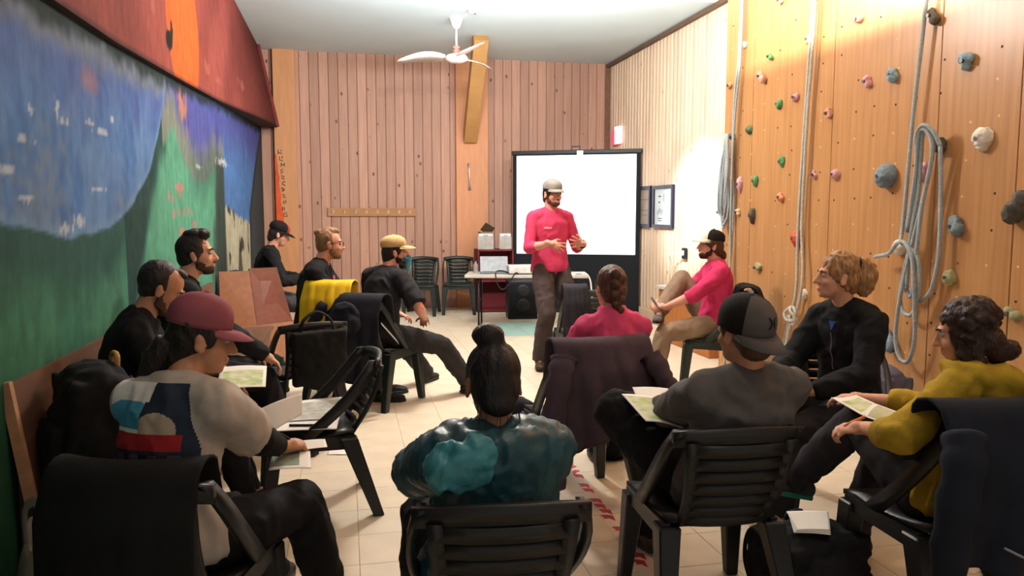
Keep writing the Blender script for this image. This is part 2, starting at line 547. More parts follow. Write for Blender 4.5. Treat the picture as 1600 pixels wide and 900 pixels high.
whites = [(3.30, 1.75, .07, .016), (3.36, 1.87, .025, .014), (3.66, 1.90, .02, .05), (3.74, 1.865, .08, .016), (4.10, 1.90, .08, .014), (4.27, 1.875, .11, .018), (3.12, 1.62, .06, .024), (3.27, 1.52, .07, .012), (3.70, 1.40, .10, .03), (3.86, 1.43, .07, .03), (4.46, 1.96, .03, .02), (4.2, 1.58, .1, .012), (8.2, 1.98, .3, .04), (6.9, 1.86, .12, .02)]
pinks = [(6.09, 1.66, .15, .022), (6.09, 1.64, .045, .06), (5.72, 1.59, .03, .035), (5.84, 1.57, .03, .035), (5.87, 1.46, .035, .03), (6.05, 1.485, .03, .03), (6.22, 1.475, .03, .03), (6.4, 1.49, .035, .025), (6.52, 1.475, .025, .035), (6.12, 1.32, .09, .04), (6.62, 1.38, .08, .03)]
def mural(y, z):
    n1 = nz(y, z, 1.3, 2); n2 = nz(y, z, 5.0, 7); st = noise.noise(V((y * 4.5, z * 0.5, 1))); fine = nz(y, z, 14, 3)
    za = interp(arc, y) + 0.025 * n2
    zl = zline(y)
    # ground greens
    col = mixc(C_['deep'], C_['green'], sstep(0.5, 1.15, z + 0.2 * n1))
    col = mixc(col, C_['teal'], 0.75 * sstep(2.8, 5.0, y + .5 * n1) * sstep(0.62, 1.0, z + .1 * n1) )
    # dark slate band under the arc
    if y < 5.9:
        d = za - z
        col = mixc(col, C_['slate'], 0.9 * sstep(0.46, 0.14, d + 0.14 * n1))
    # hill top boundary
    if y > 4.6:
        zh = interp(hill, y) + 0.03 * n2
        t = sstep(-0.03, 0.05, z - zh)
        up = mixc(C_['grey'], C_['purple'], sstep(0.1, 0.4, z - zh + .12 * st))
        up = mixc(up, C_['indigo'], 0.5 * sstep(0.15, 0.5, st) * sstep(7.0, 8.0, y))
        lo = mixc(col, C_['teal'], 0.8 * sstep(5.0, 5.5, y))
        lo = mixc(lo, C_['slate'], 0.8 * sstep(.14, 0.0, zh - z) * (y < 5.7))
        if y < 5.6: up = mixc(C_['slate'], C_['dark'], .4 * sstep(-.3, .3, n1))
        col = mixc(lo, up, t)
        col = mixc(col, C_['slate'], 0.55 * sstep(.3, .05, abs(z - zh - .06)) * sstep(6.3, 6.8, y) * (1 - sstep(7.4, 8.2, y)))
    # big blue field
    if y < 5.95:
        b = mixc(C_['blue'], C_['blue_hi'], 0.5 * sstep(-.3, .5, st + .4 * n2))
        b = mixc(b, C_['purple'], 0.55 * sstep(1.8, 2.2, z + 0.25 * n1))
        b = mixc(b, C_['indigo'], 0.7 * sstep(0.2, 0.5, st) * sstep(1.85, 2.1, z))
        b = mixc(b, C_['grey'], 0.45 * sstep(.1, .5, n1 + .3 * fine))
        b = mixc(b, C_['grey'], 0.6 * sstep(0.22, 0.1, zl - z + .05 * n2))
        b = mixc(b, C_['blue_hi'], 0.6 * sstep(.07, .01, z - za))
        col = mixc(col, b, sstep(-0.012, 0.012, z - za))
    # far panel: taupe band, blue slope, cream hill, spire
    if y > 7.3:
        t = mixc(C_['taupe'], C_['slate'], .4 + .4 * n2)
        col = mixc(col, t, sstep(7.45, 7.75, y + 0.12 * n2 - 0.25 * (z - 1.4)) * sstep(2.15, 1.9, z))
    if y > 8.1:
        zc = interp([(8.2, 1.56), (8.9, 1.48), (10.4, 1.33), (12, 1.3)], y) + .05 * n2
        b = mixc(C_['purple'], C_['blue'], sstep(2.5, 1.9, z + .2 * st))
        cr = mixc(C_['cream'], C_['taupe'], sstep(.25, .4, n2 + .2 * fine))
        cr = mixc(cr, C_['black'], sstep(.02, -.02, abs(y - 9.3) - .45 * (1.25 - z)) * (z < 1.22) * .85)
        t = mixc(cr, b, sstep(-.03, .03, z - zc))
        col = mixc(col, t, sstep(8.22, 8.34, y))
    if y > 9.8:
        e = interp([(0.4, 10.25), (1.5, 10.3), (2.0, 10.9), (2.4, 11.45), (2.7, 12)], z)
        s = mixc(C_['spire'], C_['taupe'], .5 + .5 * n2)
        s = mixc(s, C_['black'], .6 * sstep(.15, .0, abs(y - e - .12)))
        col = mixc(col, s, sstep(e - .05, e + .05, y))
    # orange trail below the sun
    o = sstep(.26, .08, abs(y - 6.3 - .1 * (2.4 - z))) * sstep(1.98, 2.2, z) * sstep(-.25, .2, n2 + .4 * fine)
    col = mixc(col, C_['orange'], .75 * o)
    o = sstep(.2, .05, math.hypot(y - 4.12, (z - 2.10) * 2.2)); col = mixc(col, C_['orange'], .4 * o)
    for cy, cz, ry, rz in whites:
        q = math.hypot((y - cy) / ry, (z - cz) / (rz * .8)) + .9 * nz(y, z, 30, 9) + .7 * fine
        if q < 1.25: col = mixc(col, C_['white'], .7 * sstep(1.25, .7, q))
    for cy, cz, ry, rz in pinks:
        q = math.hypot((y - cy) / ry, (z - cz) / rz) + .5 * fine
        if q < 1.2: col = mixc(col, C_['pink'], .85 * sstep(1.2, .8, q))
    col = mixc(col, C_['dark'], .92 * sstep(0.13, 0.03, zl - z + .05 * n2 + .03 * fine))  # shade under the red overhang painted into the mural
    k = (0.93 + 0.14 * fine + .1 * n2) * .62
    return tuple(max(0, c * k) for c in col)
def red(y, z, zl):
    n1 = nz(y, z, 1.5, 4); fine = nz(y, z, 12, 5)
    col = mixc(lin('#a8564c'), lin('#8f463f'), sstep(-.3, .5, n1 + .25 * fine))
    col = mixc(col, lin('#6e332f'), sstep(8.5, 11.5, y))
    for cy, cz, ry, rz in ((5.35, 2.78, .05, .06), (5.2, 2.62, .02, .05), (7.3, 2.75, .15, .06), (7.9, 2.72, .2, .04), (9.2, 2.9, .3, .05)):
        q = math.hypot((y - cy) / ry, (z - cz) / rz) + fine
        col = mixc(col, lin('#c97a70'), .5 * sstep(1.2, .5, q))
    e = math.hypot((y - 6.33) / .60, (z - 2.88) / .62) + .02 * fine
    col = mixc(col, lin('#ee6f35'), sstep(1.01, .985, e))
    bd = min(math.hypot((y - 5.79) / .10, (z - 2.65) / .07), math.hypot((y - 5.88) / .04, (z - 2.73) / .075))
    col = mixc(col, lin('#1e201c'), sstep(1.08, .95, bd + .15 * fine))
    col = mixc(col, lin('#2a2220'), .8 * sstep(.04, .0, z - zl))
    k = (.95 + .12 * fine) * .56
    return tuple(c * k for c in col)
def painted(name, ys, nt, pos, colf, parent=None, mat_=None):
    vs, cs, fs = [], [], []
    for y in ys:
        for j in range(nt + 1):
            p = pos(y, j / nt); vs.append(p); cs.append((*colf(p), 1.0))
    W = nt + 1
    for i in range(len(ys) - 1):
        for j in range(nt):
            fs.append((i * W + j, i * W + j + 1, (i + 1) * W + j + 1, (i + 1) * W + j))
    me = bpy.data.meshes.new(name); me.from_pydata(vs, [], fs)
    at = me.color_attributes.new('paint', 'FLOAT_COLOR', 'POINT')
    at.data.foreach_set('color', [c for q in cs for c in q])
    return link(name, me, mat_, parent, True)
M_mural = paint_mat('mural_paint', rough=0.85, spec=0.1)
ys = []
y = Y0
while y < YB:
    ys.append(y); y += 0.10 if y < 2.6 else (0.02 if y < 7 else 0.035)
ys.append(YB)
wl = Geo().box((XL - 0.15, (Y0 + YB) / 2, ZC / 2), (0.2, YB - Y0, ZC)).build('wall_left', mat('wall_left_body', '#6a6a66', rough=0.9))
tag(wl, kind='structure')
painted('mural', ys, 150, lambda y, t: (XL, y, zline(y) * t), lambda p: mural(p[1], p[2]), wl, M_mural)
def redpos(y, t):
    zl = zline(y)
    lean = 0.015 + 0.22 * sstep(7.5, 11.8, y)
    return (XL + 0.02 + lean * (1 - t), y, zl + (ZC - zl) * t)
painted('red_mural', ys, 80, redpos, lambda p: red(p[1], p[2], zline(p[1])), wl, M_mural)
# underside of the leaning red panel and its far end board
g = Geo(); vs = []; fs = []
for y in ys:
    vs += [V(redpos(y, 0)), V((XL, y, zline(y)))]
for i in range(len(ys) - 1): fs.append((2 * i, 2 * i + 1, 2 * i + 3, 2 * i + 2))
g.add(vs, fs); g.build('red_panel_underside', mat('dark_edge', '#3a2622', rough=0.8), wl)
M_reddark = mat('dark_red_paint', '#7b2a24', rough=0.6, var=.1)
yb = YB - 0.32
a_, b_ = V(redpos(yb, 1)), V(redpos(yb, 0))
Geo().hexa([V((a_.x - .02, yb - .03, b_.z)), V((b_.x + .035, yb - .03, b_.z)), V((b_.x + .035, yb + .03, b_.z)), V((a_.x - .02, yb + .03, b_.z))],
           [V((a_.x - .02, yb - .03, ZC)), V((a_.x + .035, yb - .03, ZC)), V((a_.x + .035, yb + .03, ZC)), V((a_.x - .02, yb + .03, ZC))]).build('end_board', M_reddark, wl)

# --- climbing wall: plywood sheets on a frame
XC = 3.5
M_ply = wood_mat('climbing_plywood', '#b98b5c', '#a87849', rough=0.33, spec=0.45, tone=0.05)
M_seam = mat('dark_joint', '#54341c', rough=0.9)
wc = Geo().box((XC + 0.06, (0.3 + 6.74) / 2, ZC / 2), (0.06, 6.74 - 0.3, ZC)).build('wall_climbing', M_seam)
tag(wc, kind='structure')
ybd = [6.74, 6.23, 5.09, 4.05, 3.47, 2.3, 1.2, 0.3]
for y1, y0 in zip(ybd, ybd[1:]):
    for z0, z1 in ((0.0, 1.1), (1.1, 2.44), (2.44, ZC)) if y1 < 3 else ((0.0, ZC),):
        Geo().box((XC + 0.012, (y0 + y1) / 2, (z0 + z1) / 2), (0.024, y1 - y0 - 0.006, z1 - z0 - 0.004)).build('plywood_sheet', M_ply, wc, bevel=0.002, seg=1)
Geo().box((XC + 0.37, 6.73, ZC / 2), (0.68, 0.02, ZC)).build('end_panel', M_ply, wc)
g = Geo(); random.seed(5)
for i in range(30):
    for j in range(17):
        y, z = 6.62 - i * 0.2 + random.uniform(-.02, .02), 0.18 + j * 0.2 + random.uniform(-.02, .02)
        if y < 2.9 or random.random() < .25: continue
        c = V((XC - 0.0012, y, z)); r = 0.008
        g.rings([[c + V((dx, r * math.cos(q * PI / 3), r * math.sin(q * PI / 3))) for q in range(6)] for dx in (0.0012, 0)], mi=random.choice((0, 0, 1, 1, 1)))
tag(g.build('bolt_holes', [mat('hole_dark', '#4a2d18', rough=.9), mat('hole_pale', '#e6c08a', rough=.6)], wc), kind='stuff')
# ------------------------------------------------------------------ fixtures
# ceiling fan
M_white = mat('white_enamel', '#e8dcd4', rough=0.4, var=.02)
M_coral = mat('coral_plastic', '#d98a7c', rough=0.5)
fan = empty('ceiling_fan', (1.38, 9.62, ZC), 0, 'white three-bladed ceiling fan hanging in front of the diagonal brace', 'fan')
g = Geo()
def lathe(g, prof, c=(0, 0, 0), n=20, mi=0):
    return g.rings([[V((c[0] + r * math.cos(2 * PI * j / n), c[1] + r * math.sin(2 * PI * j / n), c[2] + z)) for j in range(n)] for r, z in prof], mi)
lathe(g, [(.085, 0), (.08, -.02), (.05, -.10), (.03, -.13)]); g.build('canopy', M_white, fan, True)
Geo().tube([(0, 0, -.12), (0, 0, -.36)], .013, 10).build('rod', M_white, fan, True)
lathe(Geo(), [(.02, -.33), (.045, -.345), (.045, -.365), (.02, -.38), (.05, -.39), (.035, -.42)][::1]).build('coupling', M_coral, fan, True)
lathe(Geo(), [(.03, -.42), (.12, -.45), (.14, -.48), (.13, -.51), (.08, -.535), (.02, -.54)]).build('motor', M_white, fan, True)
for a in (163, 43, 283):
    g = Geo(); rs = []
    for k in range(10):
        t = k / 9; rr = .13 + t * .60
        w = .055 + .06 * math.sin(PI * min(1, t * 1.15) ** .8) * (1 - .25 * t)
        if k == 9: w *= .55
        z = -.475 + .02 * math.sin(PI * t) - (.05 if a == 163 else -.03 if a == 283 else .02) * t ** 2
        tl = .35
        p = lambda s, q: V((rr, s * w + .03 * t, z + s * w * tl + q))
        rs.append([p(-1, 0), p(1, 0), p(1, .006), p(-1, .006)])
    g.rings(rs)
    b = g.build('blade', M_white, fan, True); b.rotation_euler = (0, 0, R(a))
g = Geo(); lathe(g, [(.06, 0), (.06, -.02), (.045, -.045), (.015, -.05)])
sd = g.build('smoke_detector', M_white, None, True); sd.location = (1.52, 9.2, ZC)
tag(sd, 'small round white smoke detector on the ceiling behind the fan', 'detector')
Geo().box((0.02, -.01, -.047), (.03, .03, .008)).build('vent', mat('dark_vent', '#3a3f40'), sd)

# coat rail with eight hooks
M_rail = wood_mat('rail_wood', '#b07d50', '#9a6b42', rough=0.6, axis='X', tone=0.02)
M_steel = mat('bright_steel', '#cfcac2', rough=0.3, metal=.7)
rail = Geo().box((0.405, YB - 0.022, 1.495), (1.33, 0.03, 0.125)).build('coat_rail', M_rail, bevel=0.005)
tag(rail, 'long brown wooden coat rail with small metal hooks on boarded wall', 'coat rail')
hk = Geo(); hk.tube([(0, 0, 0), (0, -.03, -.005), (0, -.05, .0), (0, -.052, .025)], .006, 6); hk.ell((0, -.052, .028), .01, None, 8, 6)
hk.box((0, .002, 0), (.03, .006, .045))
hme = hk.mesh('hook'); hme.materials.append(M_steel)
for k in range(8):
    o = bpy.data.objects.new('hook', hme); COL.objects.link(o); o.parent = rail
    o.location = (-0.18 + k * 0.165, YB - 0.04, 1.50)
g = Geo(); g.tube([(0, 0, .2), (0, -.035, .19), (.0, -.05, .12), (.005, -.05, -.05), (.01, -.03, -.16), (.012, 0, -.18)], .012, 8)
g.box((0, .005, .2), (.04, .02, .05)); g.box((.012, .005, -.17), (.045, .04, .05))
o = g.build('door_pull', M_steel, None, True); o.location = (1.88, YB - 0.13, 2.03)
tag(o, 'curved silver metal pull handle screwed to the wide salmon post', 'handle')

# projection screen on its stand
M_blk = mat('black_cloth', '#15171c', rough=0.9, var=.05)
M_casing = mat('black_casing', '#1d1d20', rough=0.5)
M_scr = mat('white_screen', '#fbfbfd', rough=0.8, var=.0, emit=0.55)  # emission stands in for projected light on the screen
s0, s1 = V((2.46, 11.32, 0)), V((4.16, 10.50, 0))
ex = (s1 - s0).normalized(); ey = V((-ex.y, ex.x, 0)); W = (s1 - s0).length
scr = empty('projection_screen', s0, math.atan2(ex.y, ex.x), 'large lit white projection screen with black border in the right back corner', 'screen')
Geo().box((W / 2, 0, 1.60), (W - .12, .004, 1.45)).build('picture_area', M_scr, scr)
g = Geo()
g.box((W / 2, .004, 1.18), (W, .004, 2.33)).build('black_surround', M_blk, scr)
Geo().box((W / 2, .02, 2.37), (W + .04, .07, .06)).build('casing', M_casing, scr, bevel=.01)
Geo().tube([(W / 2 - .06, .02, 2.40), (W / 2 - .06, .02, 2.45), (W / 2 + .06, .02, 2.45), (W / 2 + .06, .02, 2.40)], .008, 6).build('carry_handle', M_casing, scr)
Geo().box((W / 2 + .07, -.03, 2.34), (.09, .012, .09)).build('label_tag', M_white, scr)
Geo().tube([(W / 2, .06, .05), (W / 2, .06, 2.36)], .018, 8).build('pole', M_casing, scr, True)
Geo().box((W / 2, 0, .03), (W, .05, .05)).build('bottom_bar', M_casing, scr)

# emergency sign high in the corner
ex_s = empty('exit_sign', (4.15, 11.5, 2.66), 0, 'small glowing pink and white emergency sign above the screen corner', 'sign')
Geo().box((0, .10, 0), (.05, .16, .22)).build('red_half', mat('sign_red', '#e0486a', rough=.4, emit=.8), ex_s)
Geo().box((0, -.08, .02), (.06, .18, .26)).build('white_half', mat('sign_white', '#ffe9f0', rough=.4, emit=1.1), ex_s)

# framed pictures on the pale wall
M_frame = mat('blue_black_frame', '#23263e', rough=0.4)
M_print = mat('pale_print', '#c9d3d4', rough=0.35, var=.05, scale=6)
M_printb = mat('brownish_print', '#9a8a78', rough=0.35, var=.12, scale=6)
def framed(y0, y1, z0, z1, label, pm, marks):
    f = empty('picture_frame', (XR, (y0 + y1) / 2, (z0 + z1) / 2), 0, label, 'picture', 'framed notices on the pale wall')
    w, h = y1 - y0, z1 - z0
    g = Geo()
    for a in (-1, 1):
        g.box((-.018, 0, a * (h / 2 - .022)), (.036, w, .044)); g.box((-.018, a * (w / 2 - .022), 0), (.036, .044, h - .088))
    g.build('frame', M_frame, f)
    p = Geo().box((-.012, 0, 0), (.008, w - .08, h - .08)).build('print', pm, f)
    g = Geo()
    for y, z, a, b in marks: g.box((-.0165, y, z), (.001, a, b))
    tag(g.build('printed_marks', mat('print_ink', '#5d6468', rough=.6), p), kind='stuff')
framed(9.40, 10.06, 1.28, 1.85, 'blue-black framed pale notice beside the bright light patch', M_print,
       [(-.02, .12, .015, .1), (.12, .14, .09, .02), (.13, .06, .06, .02), (.0, -.06, .015, .06), (.06, -.07, .02, .07), (.12, -.05, .02, .06), (.17, -.08, .02, .05), (.1, -.16, .16, .012), (.1, -.19, .12, .012)])
framed(10.16, 10.62, 1.28, 1.86, 'blue-black framed brownish notice half hidden by the projection screen', M_printb, [(0, .1, .3, .01), (0, -.05, .3, .01), (0, -.12, .2, .01)])
# socket with plug and lead, low box under it
o = Geo().box((XR - .02, 9.02, .97), (.04, .09, .14)).build('wall_socket', M_casing, bevel=.006)
tag(o, 'small dark wall socket on pale boards with a plugged white lead', 'socket')
Geo().box((XR - .06, 9.02, .975), (.05, .05, .06)).build('plug', M_white, o, bevel=.006)
o = Geo().tube([(XR - .08, 9.02, .97), (XR - .14, 9.08, .98), (XR - .15, 9.2, .93), (XR - .06, 9.3, .75), (XR - .04, 9.38, .5), (XR - .04, 9.45, .2), (XR - .05, 9.5, .02)], .009, 8).build('white_lead', M_white, None, True)
tag(o, 'white power lead hanging down the pale boards from the socket', 'cable')
M_plyb = wood_mat('orange_ply', '#b8733c', '#a2632f', rough=.5, tone=.02)
lb = empty('low_cabinet', (3.86, 7.75, 0), 0, 'low orange plywood box with grey-white lid against the pale wall', 'box')
Geo().box((0, 0, .30), (.56, 1.3, .60)).build('carcass', M_plyb, lb, bevel=.004)
Geo().box((0, 0, .62), (.62, 1.36, .035)).build('lid', mat('grey_lid', '#cfd0cc', rough=.5), lb, bevel=.004)

# folding table with projector, notebook computer and leads
M_ttop = mat('grey_table_top', '#b7b2a8', rough=0.5, var=.04)
M_blkmetal = mat('black_metal', '#1c1c1e', rough=0.45)
tr_ = R(-14)
tab = empty('folding_table', (2.27, 9.62, 0), tr_, 'long grey folding table with black bent-tube legs by the screen', 'table')
Geo().box((0, 0, .685), (1.55, .62, .04)).build('table_top', M_ttop, tab, bevel=.01)
for sx in (-1, 1):
    g = Geo()
    x = sx * .60
    g.tube([(x, -.24, .665), (x, -.24, .03), (x, -.22, .015), (x, .22, .015), (x, .24, .03), (x, .24, .665)], .013, 8)
    g.tube([(x, -.24, .35), (x, .24, .35)], .009, 6)
    g.build('leg_frame', M_blkmetal, tab, True)
def on_table(x, y, z=0): return V((2.27, 9.62, .706 + z)) + rotz(tr_) @ V((x, y, 0))
pj = empty('projector', on_table(-.03, -.08), tr_ + .15, 'white boxy projector on the grey folding table behind the speaker', 'projector')
Geo().box((0, 0, .06), (.42, .30, .10)).build('housing', mat('white_plastic', '#d8d4ce', rough=.4), pj, bevel=.015)
Geo().tube([(.1, -.15, .06), (.1, -.17, .06)], .035, 14).build('lens', M_casing, pj, True)
g = Geo()
for sx in (-1, 1):
    for sy in (-1, 1): g.tube([(sx * .15, sy * .1, 0), (sx * .15, sy * .1, .015)], .012, 8)
g.build('feet', M_casing, pj)
lp = empty('laptop', on_table(-.42, .02), tr_ + .1, 'open silver laptop on the left of the grey folding table', 'laptop')
M_silver = mat('silver_shell', '#77787b', rough=.35, metal=.3)
Geo().box((0, 0, .012), (.36, .25, .02)).build('base', M_silver, lp, bevel=.004)
Geo().box((0, .0, .115), (.36, .012, .22), rotx(R(-28))).build('lid', M_silver, lp, bevel=.004)
g = Geo()
for i in range(5): g.box((0, -.09 + i * .03, .024), (.3, .02, .004))
g.build('keyboard', M_casing, lp)
def strand(name, pts, r, m, label, cat, group=None, n=8):
    o = Geo().tube(smooth_path(pts), r, n).build(name, m, None, True)
    return tag(o, label, cat, group)
def smooth_path(pts, k=6):
    pts = [V(p) for p in pts]
    out = []
    for i in range(len(pts) - 1):
        a, b, c, d = pts[max(i - 1, 0)], pts[i], pts[i + 1], pts[min(i + 2, len(pts) - 1)]
        for j in range(k):
            t = j / k
            out.append(0.5 * ((2 * b) + (c - a) * t + (2 * a - 5 * b + 4 * c - d) * t * t + (3 * b - a - 3 * c + d) * t ** 3))
    out.append(pts[-1])
    return out
strand('black_cable', [on_table(-.2, -.2, .01), on_table(-.3, -.26, .05), on_table(-.38, -.3, .03), on_table(-.36, -.33, -.1), on_table(-.3, -.33, -.18), on_table(-.22, -.33, -.12), on_table(-.14, -.31, .02), on_table(-.1, -.25, .012)], .008, M_casing, 'black lead looping over the front edge of the folding table', 'cable')
strand('white_cable', [on_table(.62, -.2, .012), on_table(.74, -.26, .02), on_table(.80, -.28, -.06), on_table(.82, -.28, -.2), on_table(.83, -.3, -.35)], .010, M_white, 'white lead drooping off the right end of the folding table', 'cable')
o = Geo().box((0, 0, .004), (.22, .16, .008)).build('paper_pad', mat('white_paper', '#f2efe8', rough=.8, var=.01)); o.location = on_table(.62, -.12); o.rotation_euler = (0, 0, tr_)
tag(o, 'small white paper pad on the right end of the folding table', 'paper')
bt = empty('glass_bottle', on_table(-.66, .05), 0, 'small clear bottle with dark cap on the left table end', 'bottle')
lathe(Geo(), [(.03, 0), (.032, .01), (.032, .10), (.012, .13), (.012, .15)], n=12).build('body', mat('clear_plastic', '#b9bcbc', rough=.1, alpha=.5), bt, True)
lathe(Geo(), [(.014, .15), (.014, .172)], n=12).build('cap', M_casing, bt)
# dark red shelf unit with holders, loudspeaker
M_dred = mat('dark_red_wood', '#6b1f26', rough=.6, var=.1, scale=4)
sh = empty('shelf_unit', (2.18, 11.40, 0), 0, 'dark red shelf unit against the wall left of the screen', 'shelf')
for x in (-.26, .26): Geo().box((x, 0, .47), (.025, .36, .94)).build('side_panel', M_dred, sh)
for z in (.03, .47, .93): Geo().box((0, 0, z), (.52, .36, .025)).build('shelf_board', M_dred, sh)
Geo().box((0, .175, .47), (.52, .01, .92)).build('back_panel', M_dred, sh)
M_acr = mat('clear_acrylic', '#cfc9c2', rough=.15, alpha=.45)
M_leaf = mat('white_leaflet', '#e2ddd6', rough=.7, var=.03)
def holder(x, w, label):
    h = empty('leaflet_holder', (x, 11.30, .9425), 0, label, 'holder')
    Geo().box((0, -.03, .10), (w, .006, .20)).build('front', M_acr, h); Geo().box((0, .03, .12), (w, .006, .24)).build('back', M_acr, h)
    Geo().box((0, 0, .004), (w, .06, .008)).build('base', M_acr, h)
    Geo().box((0, 0, .118), (w * .88, .03, .22)).build('leaflets', M_leaf, h)
    Geo().box((0, -.0165, .19), (w * .3, .003, .05)).build('blue_print', mat('blue_print', '#7fa5cf', rough=.6), h)
holder(2.04, .24, 'wider clear leaflet holder on the red shelf unit, under cardboard')
holder(2.34, .18, 'narrower clear leaflet holder on the red shelf unit next to screen')
cb = empty('cardboard_box', (2.06, 11.44, .9425), .3, 'small crumpled brown cardboard box standing behind leaflets on red shelf', 'box')
Geo().box((0, 0, .13), (.20, .10, .26)).build('carton', mat('cardboard', '#8f7652', rough=.8), cb)
Geo().box((.03, -.02, .30), (.20, .01, .14), rotx(.5) @ roty(.5)).build('flap', mat('cardboard_dark', '#4d3e2c', rough=.8), cb)
sp = empty('speaker_box', (2.42, 10.55, 0), -.1, 'black floor loudspeaker under the folding table', 'loudspeaker')
Geo().box((0, 0, .27), (.42, .34, .54)).build('cabinet', M_casing, sp, bevel=.015)
Geo().box((0, -.175, .27), (.36, .012, .46)).build('grille', M_blk, sp)
for z in (.20, .40): lathe(Geo(), [(.09, 0), (.07, .01), (.0, .014)], n=16).build('cone', M_casing, sp).matrix_local = Matrix.Translation((0, -.182, z)) @ Matrix.Rotation(PI / 2, 4, 'X')

# ------------------------------------------------------------------ bench along the mural
M_bench = wood_mat('bench_ply', '#6b4c3a', '#5a3e2f', rough=.5, axis='Y', tone=.05)
M_bdark = mat('bench_dark', '#3a2c26', rough=.7)
M_edge = mat('ply_edge', '#b98b68', rough=.6)
YN, YF = 3.0, 7.25
bench = empty('long_bench', (-0.9, (YN + YF) / 2, 0), 0, 'long brown plywood wall bench with leaning back below the mural', 'bench')
L_ = YF - YN
def bx(name, x0, z0, x1, z1, t, m, l=L_, yc=0):
    """a board seen as a line (x0,z0)-(x1,z1) in section, running along the wall"""
    d = V((x1 - x0, 0, z1 - z0)); n = V((-d.z, 0, d.x)).normalized() * t
    a, b = V((x0 + .9, 0, z0)), V((x1 + .9, 0, z1))
    a, b = V((x0 + .9, yc, z0)), V((x1 + .9, yc, z1))
    q = [a, b, b + n, a + n]
    g = Geo().rings([[p + V((0, -l / 2, 0)) for p in q], [p + V((0, l / 2, 0)) for p in q]])
    return g.build(name, m, bench)
nb = 3
for k in range(nb):
    yc = -L_ / 2 + L_ / nb * (k + .5)
    bx('back_panel', -1.115, .43, -1.175, .86, .02, M_bench, L_ / nb - .006, yc)
    bx('seat_panel', -1.115, .41, -.66, .43, .022, M_bench, L_ / nb - .006, yc)
    bx('front_panel', -.70, .02, -.68, .405, .02, M_bench, L_ / nb - .006, yc)
bx('end_edge', -1.112, .435, -1.172, .87, .035, M_edge, .03, -L_ / 2 - .005)
bx('end_edge', -1.115, .405, -.66, .425, .032, M_edge, .03, -L_ / 2 - .005)
Geo().rings([[V((x + .9, y, z)) for x, z in ((-1.17, .02), (-.70, .02), (-.69, .40), (-1.11, .40), (-1.17, .80))] for y in (-L_ / 2 + .0, -L_ / 2 + .018)]).build('end_panel', M_bdark, bench)
# slanted boards in the bench corner
cbn = empty('corner_bench', (-0.82, 7.62, 0), 0, 'orange and reddish slanted boards of the corner bench behind the quiffed man', 'bench')
def slab(name, pts, t, m):
    pts = [V(p) for p in pts]; n = (pts[1] - pts[0]).cross(pts[3] - pts[0]).normalized() * t
    return Geo().rings([pts, [p + n for p in pts]]).build(name, m, cbn)
slab('orange_board', [(-.30, -.30, .43), (.0, -.22, .43), (-.08, .0, .93), (-.34, -.08, .93)], -.02, mat('orange_board', '#8a5430', rough=.5, var=.08))
slab('red_board', [(.0, -.2, .43), (.30, .05, .43), (.16, .14, .95), (-.08, .02, .95)], -.02, mat('red_board', '#6d3a2a', rough=.5, var=.08))
Geo().rings([[V((-.34, -.30, z)), V((.05, -.62, z)), V((.42, .10, z)), V((-.1, .30, z))] for z in (.0, .43)]).build('seat_box', mat('corner_seat', '#97694a', rough=.55, var=.08), cbn)

